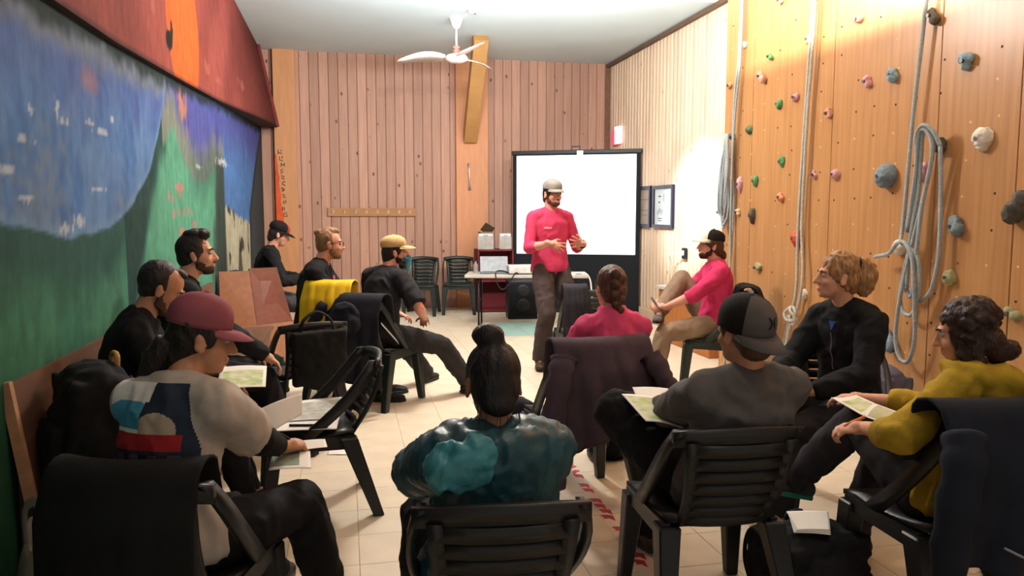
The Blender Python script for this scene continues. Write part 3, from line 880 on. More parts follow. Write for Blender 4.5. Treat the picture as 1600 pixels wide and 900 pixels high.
# ------------------------------------------------------------------ plastic chairs
M_chair = mat('dark_green_plastic', '#1f2925', rough=0.38, var=.08, scale=30, spec=.4)
M_chair2 = mat('black_plastic', '#1d1e1e', rough=0.42, var=.05, scale=30, spec=.35)
def make_chair(m):
    root = empty('plastic_chair')
    # seat: curved plate
    g = Geo(); rs = []
    for k in range(7):
        t = k / 6; y = -.20 + .41 * t
        z = .425 + .012 * math.cos(t * PI * 2) - (.012 if k == 6 else 0)
        w = .195 + .025 * t
        rs.append([V((-w, y, z)), V((-w * .5, y, z - .012)), V((w * .5, y, z - .012)), V((w, y, z)), V((w, y, z + .02)), V((w * .5, y, z + .01)), V((-w * .5, y, z + .01)), V((-w, y, z + .02))])
    g.rings(rs); g.build('seat', m, root, True)
    # apron under the seat, arched between the legs
    g = Geo()
    for sx in (-1, 1):
        g.hexa([V((sx * .20 - .012, -.19, .36)), V((sx * .20 + .012, -.19, .36)), V((sx * .215 + .012, .19, .375)), V((sx * .215 - .012, .19, .375))],
               [V((sx * .195 - .012, -.19, .43)), V((sx * .195 + .012, -.19, .43)), V((sx * .215 + .012, .19, .43)), V((sx * .215 - .012, .19, .43))])
    g.hexa([V((-.21, .185, .375)), V((.21, .185, .375)), V((.21, .205, .375)), V((-.21, .205, .375))], [V((-.21, .185, .43)), V((.21, .185, .43)), V((.21, .205, .43)), V((-.21, .205, .43))])
    g.build('apron', m, root)
    for sx in (-1, 1):
        Geo().post((sx * .200, .175, .41), (sx * .225, .215, 0), .078, .078, .046, .050).build('leg', m, root, bevel=.006, seg=1)
        Geo().post((sx * .190, -.170, .42), (sx * .235, -.305, 0), .080, .085, .046, .052).build('leg', m, root, bevel=.006, seg=1)
    # back: side struts that come forward to the seat, head rail, centre slats
    for sx in (-1, 1):
        g = Geo(); rs = []
        for t in [i / 7 for i in range(8)]:
            y = .04 + (-.345) * t - .03 * math.sin(PI * t)
            z = .43 + .385 * t
            x = sx * (.215 + .018 * math.sin(PI * t * .9) - .02 * t ** 6)
            w = .030 + .012 * (1 - t)
            rs.append([V((x - .011, y - w, z)), V((x + .011, y - w, z)), V((x + .011, y + w, z)), V((x - .011, y + w, z))])
        g.rings(rs); g.build('side_strut', m, root, True)
    g = Geo(); rs = []
    for k in range(11):
        s = -1 + 2 * k / 10
        x = s * .225; y = -.305 - .045 * (1 - s * s); zt = .815 + .02 * (1 - s * s); h = .055
        rs.append([V((x, y - .012, zt - h)), V((x, y + .012, zt - h)), V((x, y + .010, zt)), V((x, y - .014, zt))])
    g.rings(rs); g.build('head_rail', m, root, True)
    for sx in (-1, 1):
        g = Geo(); rs = []
        for t in [i / 6 for i in range(7)]:
            x = sx * (.140 + .03 * t); y = -.19 - .13 * t - .025 * math.sin(PI * t) - .02 * t; z = .42 + .36 * t
            rs.append([V((x - .020, y - .010, z)), V((x + .020, y - .010, z)), V((x + .020, y + .010, z)), V((x - .020, y + .010, z))])
        g.rings(rs); g.build('back_stile', m, root, True)
    sl = None
    for k in range(7):
        t = (k + .5) / 7.2
        hw = .140 + .03 * t; y = -.19 - .13 * t - .025 * math.sin(PI * t) - .02 * t; z = .425 + .36 * t
        g = Geo(); rs = []
        for q in range(5):
            s = -1 + q / 2
            yy = y - .022 * (1 - s * s)
            rs.append([V((s * hw, yy - .007, z - .0225)), V((s * hw, yy + .007, z - .0225)), V((s * hw, yy + .007, z + .0225)), V((s * hw, yy - .007, z + .0225))])
        g.rings(rs); g.build('back_slat', m, root, True)
    return root
proto_g = make_chair(M_chair)
proto_b = make_chair(M_chair2)
used = {}
def chair(x, y, deg, label, black=False, z=0.0):
    p = proto_b if black else proto_g
    c = p if p.name not in used else copy_tree(p)
    used[p.name] = 1
    if c is not p:
        pass
    c.location = (x, y, z); c.rotation_euler = (0, 0, R(deg))
    tag(c, label, 'chair', 'stackable plastic chairs')
    return c

# ------------------------------------------------------------------ ropes
M_rope = mat('grey_rope', '#a9b4b8', rough=0.7, var=.12, scale=60, stretch=(1, 1, 1), bump=.3, bscale=300)
M_rope2 = mat('pale_rope', '#c3c0b6', rough=0.7, var=.12, scale=60, bump=.3, bscale=300)
def rope(name, strands, r, m, label, group='climbing ropes'):
    g = Geo()
    root = None
    for k, s in enumerate(strands):
        o = Geo().tube(smooth_path(s, 5), r, 8).build('strand' if k else name, m, root, True)
        if root is None: root = o; tag(o, label, 'rope', group)
    return root
def w(y, z, off=.05): return (XC - off, y, z)
# far rope: double line and a hank tied near the pale wall
rope('climbing_rope', [[w(6.40, ZC), w(6.41, 2.9), w(6.47, 2.5), w(6.50, 1.9, .04), w(6.47, 1.5, .03), w(6.5, .6, .05), w(6.5, .02, .06)],
                       [w(6.37, ZC), w(6.38, 2.9), w(6.44, 2.45), w(6.46, 2.0, .06), w(6.48, 1.4, .05), w(6.45, .9, .06), w(6.46, .3, .08)]] +
     [[w(6.56 + .02 * math.sin(k), 2.20 - .01 * k, .07), w(6.60 + .035 * math.sin(k * 2.1), 1.9, .06 + .006 * k), w(6.62 + .05 * math.cos(k * 1.7), 1.55 + .05 * math.sin(k), .05 + .008 * k), w(6.60, 1.33 + .03 * k, .06),
       w(6.56 + .05 * math.cos(k * 2.3 + 1), 1.5 + .02 * k, .05 + .007 * k), w(6.53 + .03 * math.sin(k * 3), 1.9, .08), w(6.52, 2.19, .08)] for k in range(7)],
     .011, M_rope, 'grey rope with a hank of coils at the far edge of climbing wall')
rope('climbing_rope', [[w(5.31, ZC, .06), w(5.32, 3.0), w(5.36, 2.2), w(5.40, 1.4), w(5.38, .9, .06), w(5.42, .68, .07), w(5.46, .5, .09), w(5.52, .25, .1)],
                       [w(5.27, ZC, .07), w(5.28, 3.0), w(5.33, 2.2), w(5.35, 1.4), w(5.30, 1.0, .06), w(5.34, .72, .07), w(5.40, .55, .1), w(5.44, .2, .12)],
                       [w(5.40, .70, .06), w(5.35, .74, .1), w(5.30, .70, .11), w(5.34, .64, .09), w(5.42, .63, .11), w(5.47, .68, .1), w(5.43, .73, .07), w(5.36, .71, .12), w(5.31, .66, .1), w(5.36, .60, .09), w(5.43, .66, .09)]],
     .012, M_rope2, 'pale double rope hanging mid climbing wall, knotted low behind the blonde woman')
rope('climbing_rope', [[w(4.12, ZC, .06), w(4.13, 2.9), w(4.20, 2.1), w(4.24, 1.45), w(4.22, 1.30, .08), w(4.15, 1.27, .1), w(4.05, 1.20, .1), w(4.03, 1.05, .09), w(4.09, .86, .07), w(4.17, .84, .07), w(4.23, .95, .06), w(4.18, 1.15, .07), w(4.13, 1.3, .07)],
                       [w(4.43, 1.18, .10), w(4.40, 1.19, .10), w(4.30, 1.21, .10), w(4.20, 1.28, .12), w(4.13, 1.28, .12), w(4.06, 1.17, .12), w(4.05, .9, .10), w(4.06, .68, .08), w(4.12, .54, .07), w(4.20, .56, .07), w(4.24, .70, .07), w(4.20, .95, .08), w(4.14, 1.2, .08), w(4.06, 1.5, .08), w(3.99, 1.8, .08), w(3.98, 1.90, .09), w(4.03, 1.95, .1), w(4.07, 1.90, .09), w(4.10, 1.6, .07), w(4.14, 1.3, .08), w(4.16, 1.0, .07)],
                       [w(4.09, 1.86, .07), w(4.12, 1.6, .06), w(4.15, 1.3, .07), w(4.19, 1.05, .06), w(4.13, .95, .06), w(4.06, 1.2, .1), w(4.03, 1.5, .1), w(3.97, 1.8, .1), w(3.98, 1.92, .11), w(4.03, 1.97, .12), w(4.08, 1.91, .11), w(4.11, 1.7, .09), w(4.16, 1.35, .09)],
                       [w(3.93, 1.86, .08), w(3.93, 1.6, .06), w(3.92, 1.3, .06), w(3.93, 1.15, .06), w(3.97, 1.0, .06), w(4.05, .93, .06)],
                       [w(3.93, 1.86, .08), w(3.96, 1.95, .11), w(4.02, 1.99, .13), w(4.08, 1.94, .12), w(4.10, 1.85, .1)]],
     .0125, M_rope, 'grey rope with long hanging loops nearest the camera on climbing wall')

# ------------------------------------------------------------------ climbing holds
HC = dict(green='#5c9a62', dgreen='#5a7350', pink='#e2ab9c', rose='#d8a3ad', orange='#e08a66', red='#d25a42', grey='#8fa0a8', blue='#8fb0c2', white='#e4e0d2', olive='#a3a378', dark='#55524a', bluegrey='#7a8c98', tan='#dcb793')
def hold(y, z, col, size, kind, label, seed):
    m = mat('hold_' + col, HC[col], rough=.6, var=.12, scale=14, bump=.3, bscale=90)
    rnd = random.Random(seed)
    sx, sy, sz = [q * .66 for q in size]
    g = Geo()
    if kind == 'round':
        g.ell((0, 0, 0), (sx, sy, sz))
    elif kind == 'drop':
        g.ell((0, 0, .1 * sz), (sx, sy, sz * .9)); g.ell((.1 * sx, 0, -.5 * sz), (sx * .8, sy * .6, sz * .6))
    elif kind == 'horn':
        g.cone((0, sy * .7, sz * .6), (-sx * .3, -sy * .5, -sz * .6), sx * .45, sx * .62)
    elif kind == 'pair':
        g.ell((0, sy * .45, sz * .15), (sx * .8, sy * .55, sz * .75)); g.ell((0, -sy * .5, -sz * .25), (sx, sy * .6, sz * .75))
    else:
        for k in range(5): g.ell((rnd.uniform(-.2, .1) * sx, rnd.uniform(-.45, .45) * sy, rnd.uniform(-.45, .45) * sz), (sx * rnd.uniform(.5, .9), sy * rnd.uniform(.45, .7), sz * rnd.uniform(.45, .7)), None, 12, 8)
    o = g.blob('climbing_hold', m, None, max(.005, sy / 8), 2, (min(sy, sz) * .16, 22, (1, 1, 1), seed))
    o.location = (XC - sx * .25, y, z)
    # bolt recess
    b = Geo(); b.rings([[V((-sx * 1.02 + dx, .012 * math.cos(q * PI / 4), .012 * math.sin(q * PI / 4))) for q in range(8)] for dx in (.012, -.004)])
    b.build('bolt', mat('bolt_steel', '#6a6a68', rough=.4, metal=.6), o)
    tag(o, label, 'climbing hold', 'climbing holds')
hold(5.82, 3.19, 'tan', (.05, .05, .05), 'round', 'small tan hold cut by the top of the frame', 1)
hold(6.39, 2.96, 'white', (.05, .06, .05), 'lump', 'whitish hold behind the far rope, high on the wall', 2)
hold(6.63, 2.64, 'tan', (.05, .045, .05), 'lump', 'small tan hold at the far edge high above the rope hank', 3)
hold(5.95, 2.77, 'green', (.05, .065, .045), 'horn', 'highest green hold on the far sheet, above the large pink one', 4)
hold(6.07, 2.63, 'pink', (.07, .10, .085), 'horn', 'large pink hold just below the highest green hold', 5)
hold(5.39, 2.79, 'tan', (.06, .055, .065), 'round', 'round tan hold beside the middle rope near the top', 6)
hold(5.79, 2.36, 'green', (.05, .06, .06), 'lump', 'green hold left of a rose hold under the large pink hold', 7)
hold(5.55, 2.38, 'rose', (.055, .06, .065), 'lump', 'rose hold right of a green hold, left of middle rope', 8)
hold(4.82, 2.80, 'pink', (.05, .075, .045), 'lump', 'flat pink hold near the top, middle of the second sheet', 9)
hold(4.11, 2.65, 'dark', (.07, .06, .08), 'horn', 'dark grey hold behind the near rope close to frame top', 10)
hold(4.70, 2.36, 'rose', (.055, .06, .065), 'lump', 'rose hold directly left of the upper blue hold', 11)
hold(4.44, 2.36, 'blue', (.07, .075, .08), 'lump', 'upper blue hold between the middle and near ropes', 12)
hold(3.83, 2.33, 'blue', (.07, .075, .085), 'lump', 'big blue-grey hold right of the near rope, highest on that sheet', 13)
hold(5.12, 2.20, 'pink', (.055, .055, .065), 'lump', 'pink hold just right of the middle rope in its upper half', 14)
hold(6.26, 2.20, 'dgreen', (.05, .055, .055), 'round', 'dark green hold right of the rope hank top', 15)
hold(5.73, 1.89, 'green', (.045, .05, .07), 'drop', 'long green hold at head height of the far sheet', 16)
hold(6.13, 1.75, 'green', (.05, .05, .07), 'drop', 'narrow green hold right beside the rope hank', 17)
hold(6.40, 1.73, 'rose', (.05, .05, .11), 'drop', 'tall rose hold touching the rope hank', 18)
hold(5.72, 1.60, 'orange', (.05, .065, .075), 'lump', 'orange hold below the long green one on the far sheet', 19)
hold(6.16, 1.45, 'dark', (.06, .05, .10), 'drop', 'dark tall pinch hold low right of the rope hank', 20)
hold(6.75, 1.48, 'tan', (.06, .06, .06), 'lump', 'tan hold on the wall edge at the foot of the rope hank', 21)
hold(6.42, 1.48, 'tan', (.05, .05, .05), 'lump', 'small tan hold behind strands at the foot of the rope hank', 22)
hold(5.01, 1.75, 'rose', (.055, .055, .055), 'round', 'round rose hold right of the middle rope at head height', 23)
hold(5.27, 1.76, 'rose', (.045, .04, .05), 'lump', 'small rose hold covered by the middle rope', 24)
hold(4.45, 1.71, 'bluegrey', (.12, .105, .115), 'round', 'large smooth blue-grey dome hold, the biggest of the second sheet', 25)
hold(4.15, 1.73, 'rose', (.06, .07, .085), 'lump', 'rose hold half behind the near rope at its middle', 26)
hold(3.69, 1.88, 'white', (.08, .085, .095), 'drop', 'white and grey hold right of the loops of the near rope', 27)
hold(4.00, 1.88, 'dark', (.09, .06, .085), 'lump', 'dark hold carrying the top of the near rope loops', 28)
hold(3.42, 1.50, 'dark', (.12, .12, .15), 'lump', 'large dark rocky hold at the right edge of the frame', 29)
hold(3.85, 1.39, 'bluegrey', (.08, .08, .085), 'lump', 'grey-blue hold right beside the lower rope loops', 30)
hold(4.31, 1.25, 'white', (.07, .08, .075), 'round', 'white round hold with the loose rope end below it', 31)
hold(5.46, 1.27, 'red', (.08, .085, .10), 'drop', 'bright red hold left of the middle rope', 32)
hold(6.05, 1.00, 'olive', (.06, .085, .07), 'lump', 'olive hold above the black-capped man, right of the red sweater', 33)
hold(3.88, 1.09, 'olive', (.06, .06, .07), 'round', 'olive hold just above the curly-haired woman', 34)
hold(4.35, .64, 'bluegrey', (.10, .095, .10), 'horn', 'dark blue hold low on the wall above the grey backpack', 35)
hold(3.43, .93, 'olive', (.06, .075, .055), 'pair', 'double lobed olive hold right of the curly-haired woman', 36)
hold(5.35, .84, 'white', (.05, .05, .06), 'round', 'small white hold just above the knot of the middle rope', 37)
hold(6.55, 2.17, 'dark', (.06, .04, .05), 'round', 'small dark hold from which the rope hank hangs', 38)

# ------------------------------------------------------------------ barrier tape on the floor
M_tapew = mat('pale_tape', '#e8d6c8', rough=.35, var=.03)
M_tapered = mat('red_print', '#c43a35', rough=.4, var=.08)
line = [(1.12, 2.1), (1.18, 2.8), (1.23, 3.66), (1.27, 4.6), (1.32, 5.6), (1.43, 6.55)]
g = Geo(); rs = []
pts = smooth_path([(x, y, .0006) for x, y in line], 5)
for i, p in enumerate(pts):
    d = (pts[min(i + 1, len(pts) - 1)] - pts[max(i - 1, 0)]).normalized(); n = V((d.y, -d.x, 0)) * .035
    rs.append([p - n, p + n, p + n + V((0, 0, .0006)), p - n + V((0, 0, .0006))])
tape = Geo().rings(rs).build('barrier_tape', M_tapew)
tag(tape, 'pale strip of barrier tape with broken red print on the floor', 'tape')
random.seed(11)
total = 4.6; s = 0
for k in range(62):
    t = k / 61 * (len(pts) - 1.001); i = int(t); p = pts[i].lerp(pts[i + 1], t - i)
    d = (pts[i + 1] - pts[i]).normalized(); n = V((d.y, -d.x, 0))
    if random.random() < .12: continue
    q = []
    c = p + n * random.uniform(-.008, .008); h = random.uniform(.026, .036)
    sh_ = random.choice([-1, 1, 1]) * .022
    poly = [c - d * .036 - n * h + d * sh_, c - d * .008 - n * h * .5, c + d * .014 - n * h * .9 + d * sh_, c + d * .034 + n * random.uniform(0, .01), c + d * .018 + n * h, c - d * .022 + n * h * .8 - d * sh_, c - d * .010 + n * .004]
    Geo().rings([[v + V((0, 0, .0008)) for v in reversed(poly)][::-1], [v + V((0, 0, .0016)) for v in poly]]).build('red_mark', M_tapered, tape)
# ------------------------------------------------------------------ people
M_eye = mat('eye_white', '#b5a79c', rough=.3, var=0)
M_iris = mat('eye_dark', '#2a1d16', rough=.25, var=0)
def skin_mat(name, col): return mat(name, col, rough=.55, var=.07, scale=14, bump=.08, bscale=160, spec=.3)
SK = {k: skin_mat('skin_' + k, v) for k, v in dict(fair='#d9a184', pink='#d89a86', tan='#c08a68', dark='#a8775c').items()}
def cloth(name, col, **k):
    a = dict(rough=.85, var=.10, scale=9, bump=.10, bscale=45, spec=.15); a.update(k)
    return mat(name, col, **a)
def hairm(name, col, **k):
    a = dict(rough=.5, var=.25, scale=30, stretch=(3, 3, .6), bump=.5, bscale=60, spec=.35); a.update(k)
    return mat(name, col, **a)

def ik(a, c, l1, l2, pole):
    a, c = V(a), V(c); d = c - a; L = d.length
    L = max(abs(l1 - l2) + .02, min(L, l1 + l2 - .004)); d.normalize()
    x = (l1 * l1 - l2 * l2 + L * L) / (2 * L); h = math.sqrt(max(0, l1 * l1 - x * x))
    p = V(pole); p = p - d * p.dot(d)
    p = p.normalized() if p.length > 1e-5 else frame_of(d)[0]
    return a + d * x + p * h, a + d * L

def add_hand(g, wrist, d, n, right=True, curl=20, spread=6, k=1.0):
    d = V(d).normalized(); n = V(n); n = (n - d * n.dot(d)).normalized()
    th = d.cross(n) if right else n.cross(d)
    Rm = Matrix((th, n, d)).transposed()
    w = V(wrist)
    g.cone(w - d * .02 * k, w + d * .03 * k, .026 * k, .028 * k)
    g.ell(w + d * .052 * k, (.040 * k, .0145 * k, .048 * k), Rm, 14, 10)
    g.ell(w + d * .035 * k + th * .02 * k + n * .006 * k, (.02 * k, .015 * k, .03 * k), Rm, 10, 8)
    Ls = (.070, .079, .072, .056)
    for i in range(4):
        b = w + (d * (.088 - .003 * (i - 1) ** 2) + th * (.031 - .0208 * i)) * k
        ang = R(spread * (1.4 - i))
        dd = (d * math.cos(ang) + th * math.sin(ang)).normalized()
        p = b - dd * .01 * k; rad = (.0090, .0092, .0088, .0078)[i] * k
        a = 0
        for j, f in enumerate((.46, .30, .24)):
            a += R(curl * (1.0 if j else .7) + i * 1.5)
            q = p + (dd * math.cos(a) + n * math.sin(a)) * (Ls[i] * f + (.01 if j == 0 else 0)) * k
            g.cone(p, q, rad * (1 - .06 * j), rad * (.94 - .07 * j), 9)
            p = q
    p = w + (d * .03 + th * .026) * k
    for f, v in ((.042, th * .72 + d * .62 + n * .3), (.03, th * .35 + d * .85 + n * .35)):
        q = p + v.normalized() * f * k
        g.cone(p, q, .0125 * k if f > .04 else .0105 * k, .0105 * k if f > .04 else .0085 * k, 10); p = q

def person(label, x, y, face, hip=.53, s=1.0, lean=6, slouch=10, side=0, twist=0, head=(0, 0, 0), fem=False,
           RW=(.16, .40, .66), LW=(-.16, .40, .66), REP=(.7, -.5, -.6), LEP=(-.7, -.5, -.6), RH=None, LH=None,
           RA=(.13, .52, .09), LA=(-.13, .52, .09), RKP=(.1, .5, 1), LKP=(-.1, .5, 1), RF=(0.1, 1, 0), LF=(-.1, 1, 0),
           skin='fair', shirt=None, trousers=None, shoes=None, hair=None, cap=None, beard=None, bulk=1.0, headfwd=.03, voxel=.0075, neck=1.0, sole=None, tz=0, necklen=.155, hipw=1.0, cz=1):
    root = empty('person', (x, y, tz), R(face), label, 'person')
    X, Y, Z = V((1, 0, 0)), V((0, 1, 0)), V((0, 0, 1))
    P = V((0, -.02, hip))
    # spine
    N = 24; pts = [P.copy()]; ups = []
    for i in range(N):
        t = (i + .5) / N
        a = R(lean + slouch * (t - .25)); b = R(side)
        u = V((math.sin(b), math.sin(a) * math.cos(b), math.cos(a) * math.cos(b)))
        ups.append(u); pts.append(pts[-1] + u * (.50 * s / N))
    def sp(t):
        if t <= 0:
            u = ups[0]; c = P + u * (.50 * s * t)
        else:
            k = min(N - 1e-6, t * N); i = int(k); u = ups[min(i, N - 1)]
            c = pts[i].lerp(pts[min(i + 1, N)], k - i) if t < 1 else pts[N] + u * (.50 * s * (t - 1))
        r = rotz(R(twist) * max(0, min(1, t))) @ X
        r = (r - u * r.dot(u)).normalized()
        return c, u, r, u.cross(r)
    bw = (.93 if fem else 1.0) * s
    secs = [(-.17, .085, .07), (-.10, .135, .096), (0, .160, .110), (.15, .154, .106), (.38, .130 if fem else .142, .096), (.6, .142 if fem else .156, .108), (.8, .146 if fem else .160, .102), (.92, .112, .080), (1.0, .072, .066)]
    def torso(g, t0, t1, inf, mul=1.0, hem=0.0):
        ts = [q for q in secs if t0 < q[0] < t1]
        if hem: ts = [(q[0], .160, .110) if q[0] < 0 else q for q in ts]
        def at_(t):
            for a, b in zip(secs, secs[1:]):
                if a[0] <= t <= b[0]:
                    k = (t - a[0]) / (b[0] - a[0]); return (t, a[1] + (b[1] - a[1]) * k, a[2] + (b[2] - a[2]) * k)
            return (t, secs[0][1], secs[0][2]) if t < secs[0][0] else (t, secs[-1][1], secs[-1][2])
        out = []
        for t, rx, ry in [(t0, .160, .110) if hem and t0 < 0 else at_(t0)] + ts + [at_(t1)]:
            c, u, r, f = sp(t)
            e = inf + (hem * max(0, min(.25, .25 - t)) if hem else 0)
            out.append((c, rx * bw * mul * bulk + e, ry * bw * mul * (bulk * .6 + .4) + e, r, f))
        g.loft(out, 20)
    # joints
    cS, uS, rS, fS = sp(.90)
    shw = (.140 if fem else .163) * s * (1 + (bulk - 1) * .6)
    SR, SL = cS + rS * shw - uS * .005, cS - rS * shw - uS * .005
    UA, FA = .285 * s, .25 * s
    ER, WR = ik(SR, RW, UA, FA, REP); EL, WL = ik(SL, LW, UA, FA, LEP)
    TH, SHK = .43 * s, .42 * s
    HR, HL = P + X * .092 * s + Y * .02, P - X * .092 * s + Y * .02
    KR, AR = ik(HR, RA, TH, SHK, RKP); KL, AL = ik(HL, LA, TH, SHK, LKP)
    cN, uN, rN, fN = sp(1.0)
    Mh = rotz(R(head[0])) @ rotx(R(head[1])) @ roty(R(head[2]))
    hs = .97 * (.96 if fem else 1.0) * (.5 + .5 * s)
    HC = cN + uN * (necklen * s) + (Mh @ Y) * headfwd
    H = lambda v: HC + Mh @ (V(v) * hs)
    # ---- body: one continuous skin
    g = Geo()
    torso(g, -.17, 1.0, -.004)
    g.cone(cN - uN * .05, H((0, -.022, -.05)), .062 * neck * bw, .052 * neck * bw)
    for S_, E_, W_, right, hd in ((SR, ER, WR, True, RH), (SL, EL, WL, False, LH)):
        g.cone(cS + (S_ - cS) * .25 + uS * .035, S_, .05 * s, .052 * s)
        g.cone(S_, E_, .052 * s, .040 * s, mid=[(.4, .048 * s)])
        g.cone(E_, W_, .040 * s, .026 * s, mid=[(.3, .041 * s)])
        d = (W_ - E_).normalized()
        hd = hd or {}
        dd = V(hd.get('d', d)); nn = V(hd.get('n', (0, 0, -1)))
        add_hand(g, W_, dd, nn, right, hd.get('curl', 28), hd.get('spread', 5), .98 * s)
    for h_, K_, A_, F_ in ((HR, KR, AR, RF), (HL, KL, AL, LF)):
        g.cone(h_, K_, .080 * s, .055 * s, mid=[(.35, .080 * s)])
        g.cone(K_, A_, .054 * s, .038 * s, mid=[(.3, .056 * s)])
        f = V(F_).normalized(); g.cone(A_ + V((0, 0, -.02)), A_ + f * .10 * s + V((0, 0, -.04)), .026, .020)
    # head
    def he(c, r, rot=None): g.ell(H(c), tuple(q * hs for q in r), Mh if rot is None else Mh @ rot, 18, 12)
    he((0, -.012, .032), (.075, .094, .088)); he((0, .030, -.030), (.061, .062, .088)); he((0, .043, -.080), (.046, .046, .036))
    he((0, .070, -.098), (.020, .016, .016)); he((0, .076, .024), (.048, .018, .012))
    he((.036, .060, -.030), (.022, .022, .022)); he((-.036, .060, -.030), (.022, .022, .022))
    g.cone(H((0, .088, .012)), H((0, .112, -.032)), .008 * hs, .0125 * hs); he((.011, .098, -.034), (.010, .012, .008)); he((-.011, .098, -.034), (.010, .012, .008))
    he((0, .089, -.061), (.023, .010, .006)); he((0, .088, -.071), (.021, .010, .007))
    for sx in (-1, 1):
        he((sx * .077, -.006, -.012), (.008, .021, .033), roty(sx * -.25) @ rotx(.15)); he((sx * .080, -.012, .004), (.007, .014, .016))
    body = g.blob('body', SK[skin], root, voxel, 2)
    # eyes, brows
    for sx in (-1, 1):
        e = Geo(); e.ell(H((sx * .031, .0775, .006)), .0118 * hs, None, 12, 8)
        o = e.build('eye', [M_eye, M_iris], root, True)
        f = Mh @ Y
        ce = H((sx * .031, .080, .006))
        for p in o.data.polygons:
            if (p.center - ce).normalized().dot(f) > .82: p.material_index = 1
        b = Geo(); b.tube([H((sx * .014, .0935, .024)), H((sx * .032, .0915, .030)), H((sx * .050, .078, .024))], [.004, .0045, .003], 6)
        b.build('eyebrow', hair['mat'] if hair else M_iris, root, True)
    # ---- trousers
    if trousers:
        tm, b = trousers['mat'], trousers.get('loose', .012)
        g = Geo(); torso(g, -.18, trousers.get('waist', .14), trousers.get('inf', .008), hipw)
        for h_, K_, A_ in ((HR, KR, AR), (HL, KL, AL)):
            g.cone(h_, K_, .083 * s * hipw + .006, .058 * s + b, mid=[(.35, .084 * s * hipw + b * .7)])
            end = K_.lerp(A_, trousers.get('len', 1.04))
            g.cone(K_, end, .058 * s + b, .044 * s + b * 1.1, ends='rf', mid=[(.35, .058 * s + b), (.9, .046 * s + b)])
        g.blob('trousers', tm, root, .011, 3, (trousers.get('fold', .006) * 1.4, 12, (1, 1, .8), len(label)))
    # ---- shirt
    if shirt:
        i = shirt.get('inf', .014); g = Geo()
        torso(g, shirt.get('hem', -.05), .985, i, 1.0, shirt.get('flare', .03))
        for S_, E_, W_ in ((SR, ER, WR), (SL, EL, WL)):
            ai = shirt.get('arm', i) * .8
            g.cone(cS + (S_ - cS) * .2 + uS * .03, S_, .052 * s + i, .054 * s + ai)
            L = shirt.get('sleeve', 2.0)
            if L <= 1:
                g.cone(S_, S_.lerp(E_, L), .054 * s + ai, .050 * s + ai + .008, ends='rf')
            else:
                g.cone(S_, E_, .054 * s + ai, .044 * s + ai)
                g.cone(E_, E_.lerp(W_, min(1.0, (L - 1))), .045 * s + ai, (.030 if L > 1.8 else .040) * s + ai * .8, ends='rf', mid=[(.4, .043 * s + ai)])
        if shirt.get('collar'):
            ch, cr = shirt['collar'], .060 * neck * bw + .014
            g.cone(cN - uN * .03, cN + uN * ch + fN * .01, cr + .012, cr, ends='ff')
        if shirt.get('hood'):
            c = cN - fN * .085 + uN * .02
            g.tube([cN + rS * (math.sin(q / 8 * 2.1) * .120) - fN * (math.cos(q / 8 * 2.1) * .100 - .01) + uN * (.012 - .03 * math.cos(q / 8 * 2.1)) for q in range(-8, 9)], [.020 + .032 * (1 - abs(q) / 8) for q in range(-8, 9)], 14)
            g.ell(c - uN * .07 - fN * .005, (.115, .045, .085))
        sh = g.blob('shirt' if not shirt.get('name') else shirt['name'], shirt['mat'], root, .0105, shirt.get('smooth', 3), (shirt.get('fold', .007) * 1.5, shirt.get('fs', 11), (1, 1, .8), len(label) * .7))
    else: sh = None
    # ---- shoes
    if shoes:
        for A_, F_, K_ in ((AR, RF, KR), (AL, LF, KL)):
            f = V(F_).normalized()
            upv = (K_ - A_).normalized() if shoes.get('follow') else Z
            upv = (upv - f * upv.dot(f)).normalized()
            r_ = f.cross(upv); Rm = Matrix((r_, f, upv)).transposed()
            o_ = A_ - upv * .045
            q = lambda v: o_ + Rm @ (V(v) * s)
            g = Geo()
            g.ell(q((0, -.035, .0)), (.036, .048, .045), Rm); g.ell(q((0, .075, -.005)), (.043, .085, .034), Rm); g.ell(q((0, .14, -.012)), (.042, .045, .026), Rm)
            g.cone(q((0, -.02, .0)), q((0, -.01, .07 if not shoes.get('boot') else .11)), .040 * s, .042 * s, ends='rf')
            sho = g.blob('shoe', shoes['mat'], root, .008, 2)
            g = Geo()
            prof = [(-.030, -.075), (.030, -.075), (.040, 0), (.044, .09), (.040, .15), (.0, .188), (-.040, .15), (-.044, .09), (-.036, 0)]
            g.rings([[q((a, b, z)) for a, b in prof] for z in (-.042, -.018)])
            g.build('sole', shoes.get('sole') or M_casing, sho, bevel=.004, seg=1)
            if shoes.get('lace'):
                g = Geo()
                for k in range(4): g.tube([q((-.03, .03 + .022 * k, .024 - .005 * k)), q((0, .035 + .022 * k, .037 - .006 * k)), q((.03, .03 + .022 * k, .024 - .005 * k))], .005, 6)
                g.build('laces', shoes['lace'], sho)
    # ---- hair
    info = dict(root=root, H=H, Mh=Mh, hs=hs, sp=sp, shirt=sh, body=body, W=(WL, WR), E=(EL, ER), K=(KL, KR), A=(AL, AR), HC=HC, cN=cN, uN=uN, rN=rN, fN=fN, label=label)
